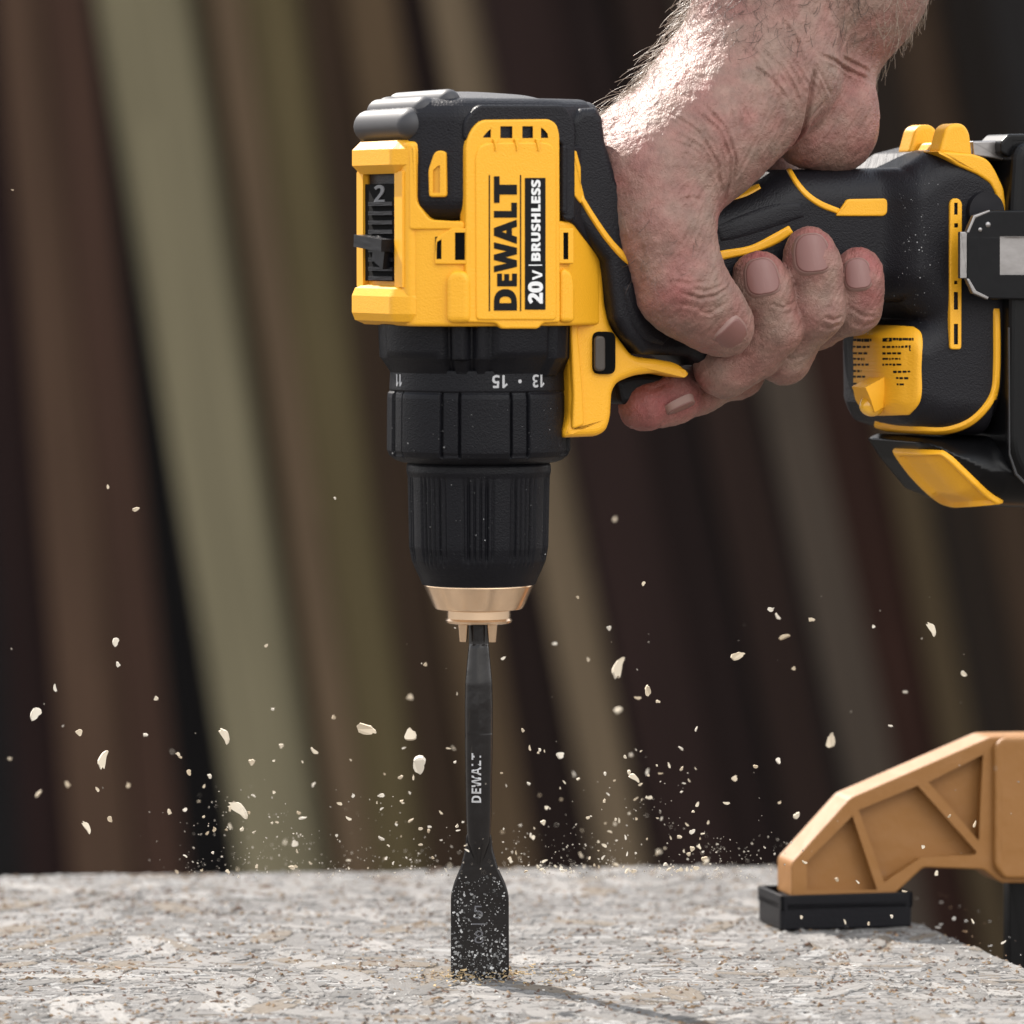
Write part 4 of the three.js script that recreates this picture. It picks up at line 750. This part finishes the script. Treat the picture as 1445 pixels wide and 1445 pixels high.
const KINDS = [[2.8, 2.3, 1.0, 11, 0.1, 0.25], [3.2, 1.7, 0.9, 12, 0.4, 0.35], [2.6, 2.4, 1.1, 13, 0, 0.15], [3.6, 1.25, 0.8, 14, 0.3, 0.22], [2.3, 1.8, 1.0, 15, 0.1, 0.3], [3.3, 1.0, 0.7, 16, 0.5, 0.3], [2.5, 1.6, 0.8, 17, 0.2, 0.35]].map((k) => chipGeo(...k));
// seen at (x, y) with size px, shape, turn, depth (mm towards the lens), words for the ones that stand out
const BIG = [
  [593, 1077, 34, 2, 40, 10, 'largest squarish cream chip flying just left of the bit shank'],
  [518, 1028, 36, 1, -35, 5, 'curled cream chip flying left of the bit beside two smaller ones'],
  [578, 1037, 28, 0, 80, 0, 'upright cream chip flying directly above the largest squarish one'],
  [338, 1143, 40, 3, -40, -10, 'ragged streaky chip flying low before the pale green plank'],
  [145, 1072, 32, 3, 70, 5, 'long slanting chip flying before the brown plank at left'],
  [50, 1008, 26, 2, 10, 20, 'round bright chip flying highest near the left picture edge'],
  [318, 1038, 28, 3, -65, 0, 'slim chip flying in the black gap beside the green plank'],
  [872, 944, 40, 3, 70, -60, 'blurred chip pair flying high right of the chuck nose'],
  [1040, 925, 26, 1, 0, 0, 'bright double lobed chip flying midway between bit and clamp'],
  [1173, 1045, 26, 1, 60, 60, 'soft blurred chip flying just above the clamp jaw'],
  [1315, 888, 26, 3, -65, 0, 'slim chip flying highest above the clamp jaw at right'],
  [163, 906, 17, 2, 30, 0, 'small chip flying topmost before the brown plank'],
  [894, 1097, 22, 3, -40, 0, 'thin slanting chip flying below the blurred pair'],
  [122, 1168, 24, 3, -60, 0, 'hooked chip flying lowest before the brown plank'],
];
const MID = [[167, 937, 12], [78, 971, 12], [111, 1034, 14], [96, 1107, 16], [54, 1119, 15], [14, 1070, 10], [206, 1037, 10], [220, 985, 9], [376, 911, 7], [251, 1065, 11], [295, 1095, 11], [355, 1075, 12], [180, 1108, 11], [137, 1114, 9], [156, 1156, 11], [239, 1145, 12], [428, 1154, 14], [385, 1000, 8], [443, 1060, 14], [396, 1052, 9], [470, 1012, 9], [578, 985, 14], [566, 1096, 10], [583, 1097, 9], [498, 1123, 10], [415, 1190, 15], [302, 1170, 11], [1088, 859, 15], [1097, 870, 12], [1107, 900, 18], [1146, 875, 14], [1120, 943, 8], [913, 973, 18], [900, 985, 11], [928, 990, 10], [872, 1002, 15], [859, 886, 9], [908, 824, 8], [783, 909, 8], [710, 929, 9], [830, 930, 7], [815, 843, 8], [738, 1030, 9], [790, 1065, 14], [748, 1056, 9], [890, 1065, 8], [982, 1028, 9], [1098, 1074, 11], [1066, 1081, 8], [1036, 1098, 12], [1025, 1133, 11], [962, 1084, 8], [1277, 976, 8], [1360, 950, 11], [1257, 1024, 7], [1232, 884, 7], [1100, 1132, 9], [1124, 1150, 13], [152, 687, 8], [472, 703, 7], [192, 718, 12], [867, 733, 8], [18, 268, 5], [600, 937, 8], [633, 1056, 9], [645, 979, 6], [1375, 1163, 12], [1180, 1241, 10], [1135, 1217, 9], [1210, 1245, 8], [1322, 1232, 12], [1276, 1258, 9], [1192, 1300, 9], [1226, 1303, 8], [1258, 1293, 9], [1130, 1294, 8], [1372, 1300, 9], [1416, 1330, 11], [1302, 1195, 8], [1340, 1151, 7]];
const placeChip = (o, x, y, size, z, turn) => { const p = WORLD.on(x, y, [0, 0, z], [0, 0, 1]); o.position.set(p[0] / 1000, p[1] / 1000, p[2] / 1000); o.rotation.set(0.9 * (rc() - 0.5), 0.9 * (rc() - 0.5), turn); o.scale.setScalar(size * PXMM / 3.6); };
for (const [x, y, s, k, t, z, words] of BIG) { const m = new THREE.Mesh(KINDS[k], chipMats[k % 3]); m.name = numbered('wood_chip'); m.castShadow = m.receiveShadow = true; placeChip(m, x, y, s * 0.93, z, t * Math.PI / 180); scene.add(tag(m, words, 'wood chip', 'wood chips flying round the bit')); }
const chipProto = new THREE.Mesh(KINDS[0], chipMats[0]); chipProto.castShadow = chipProto.receiveShadow = true;
const zone = (x, y) => y > 1150 ? (x < 300 ? 'skimming low before the brown plank at the left' : x < 655 ? 'in the dense low spray on the left of the bit' : x < 1010 ? 'in the dense low spray on the right of the bit' : 'skimming low just beside the clamp pad')
  : y > 980 ? (x < 240 ? 'flying before the brown planks at the left' : x < 470 ? 'flying before the pale green plank' : x < 655 ? 'flying before the olive plank near the bit' : x < 900 ? 'flying before the tan plank right of the bit' : 'flying before dark planks near the clamp')
  : y > 800 ? (x < 600 ? 'flying high on the left of the bit' : x < 1000 ? 'flying high between the chuck and the dark planks' : 'flying high above the clamp jaw') : 'flying highest of all, level with the drill';
const chipAt = (x, y, s) => { const m = chipProto.clone(); m.geometry = KINDS[Math.floor(rc() * KINDS.length)]; m.material = chipMats[Math.floor(rc() * 4)]; m.name = numbered('wood_chip'); placeChip(m, x, y, s * 1.04, (rc() - 0.5) * (rc() < 0.25 ? 320 : 100), rc() * Math.PI); scene.add(tag(m, 'tiny pale wood chip ' + zone(x, y), 'wood chip', 'small chips ' + zone(x, y))); };
for (const [x, y, s] of MID) chipAt(x, y, s);
for (let n = 0; n < 205; n++) { const t = rc(); const x = t < 0.5 ? 700 + 300 * Math.pow(rc(), 0.9) : 660 - 420 * Math.pow(rc(), 1.3); chipAt(x, 1230 - 175 * Math.pow(rc(), 1.7), 4.5 + 6.5 * rc() ** 1.5); }
{
  const cl = []; for (let i = 0; i < 46; i++) cl.push([rc() < 0.55 ? 690 + 380 * rc() ** 1.3 : 665 - 420 * rc() ** 1.2, 1238 - 120 * rc() ** 2.2, 10 + 50 * rc()]);
  const gs = () => (rc() + rc() + rc() - 1.5) * 1.2, cw = new THREE.Color();
  const N = 1000, g = chipGeo(2.4, 1.6, 0.8, 31), inst = new THREE.InstancedMesh(g, M.chip, N), o = new THREE.Object3D(); inst.name = 'sawdust_spray';
  for (let n = 0; n < N; n++) { const t = rc(), c = cl[Math.floor(rc() * cl.length)]; let x = c[0] + gs() * c[2], y = c[1] + gs() * c[2] * 0.55; if (t < 0.25) { x = 300 + 780 * rc(); y = 1238 - 60 * rc() ** 2; } else if (t < 0.33) { x = 1445 * rc(); y = 1238 - 420 * rc() ** 1.6; } if (y > 1240) y = 1240 - 30 * rc(); placeChip(o, x, y, 1.8 + 4.2 * rc() ** 2.4, (rc() - 0.5) * (rc() < 0.3 ? 300 : 130), rc() * 3); o.updateMatrix(); inst.setMatrixAt(n, o.matrix); const k = 0.3 + 0.7 * rc(); inst.setColorAt(n, cw.setRGB(0.62 * k, 0.55 * k, 0.46 * k)); }
  inst.castShadow = inst.receiveShadow = true; scene.add(tag(inst, 'fine pale sawdust spraying low above the back of the board', 'sawdust', null, 'stuff'));
}
{
  // dust clinging to the blade
  const W = frame([D.o[0], 0, 0], 0), N = 900, g = chipGeo(2.2, 1.4, 0.5, 32), inst = new THREE.InstancedMesh(g, M.chip, N), o = new THREE.Object3D(); inst.name = 'blade_sawdust';
  for (let n = 0; n < N; n++) { const y = 1387 - 150 * Math.pow(rc(), 2.1), half = y > 1262 ? 39 : 22 + (y - 1225) * 0.45; const p = W.world(W.z(675.5 + (rc() * 2 - 1) * half, y, 1.2)); o.position.set(p[0] / 1000, p[1] / 1000, (p[2] + 0.15) / 1000); o.rotation.set(0.5 * rc(), 0.5 * rc(), rc() * 3); o.scale.setScalar(0.14 + 0.5 * rc() ** 4); o.updateMatrix(); inst.setMatrixAt(n, o.matrix); inst.setColorAt(n, new THREE.Color().setScalar(0.06 + 0.5 * rc() ** 2)); }
  inst.castShadow = inst.receiveShadow = true; scene.add(tag(inst, 'grey sawdust clinging to the face of the spade blade', 'sawdust', null, 'stuff'));
}
{
  // shavings lying on the board
  const N = 900, g = chipGeo(3, 1, 0.35, 33, 0.5), mat = std({ roughness: 0.9 }), inst = new THREE.InstancedMesh(g, mat, N), o = new THREE.Object3D(), c = new THREE.Color(); inst.name = 'loose_shavings';
  for (let n = 0; n < N; n++) {
    const near = n < 320, a = rc() * 6.3, rr = near ? 3 + 22 * rc() ** 2.2 : 0, x = near ? D.o[0] + Math.cos(a) * (rr + 5) + 1.5 : -150 + 300 * rc(), z = near ? Math.sin(a) * rr : -190 + 270 * rc();
    o.position.set(x / 1000, 0.0008 + 0.0006 * rc() + (near ? 0.003 * rc() * Math.exp(-rr / 5) : 0), z / 1000); o.rotation.set(-1.57 + 0.7 * (rc() - 0.5), 0.6 * (rc() - 0.5), rc() * 6); o.scale.setScalar(0.2 + 0.75 * rc() * rc()); o.updateMatrix(); inst.setMatrixAt(n, o.matrix);
    const q = rc(); if (near) c.setRGB(0.44, 0.32, 0.17).multiplyScalar(0.5 + 0.7 * rc()); else if (q < 0.6) c.setRGB(0.5, 0.48, 0.45); else if (q < 0.85) c.setRGB(0.3, 0.19, 0.11); else c.setRGB(0.1, 0.07, 0.05); inst.setColorAt(n, c);
  }
  inst.castShadow = inst.receiveShadow = true; scene.add(tag(inst, 'loose pale and brown shavings scattered over the board top', 'shavings', null, 'stuff'));
}

renderer.render(scene, camera);
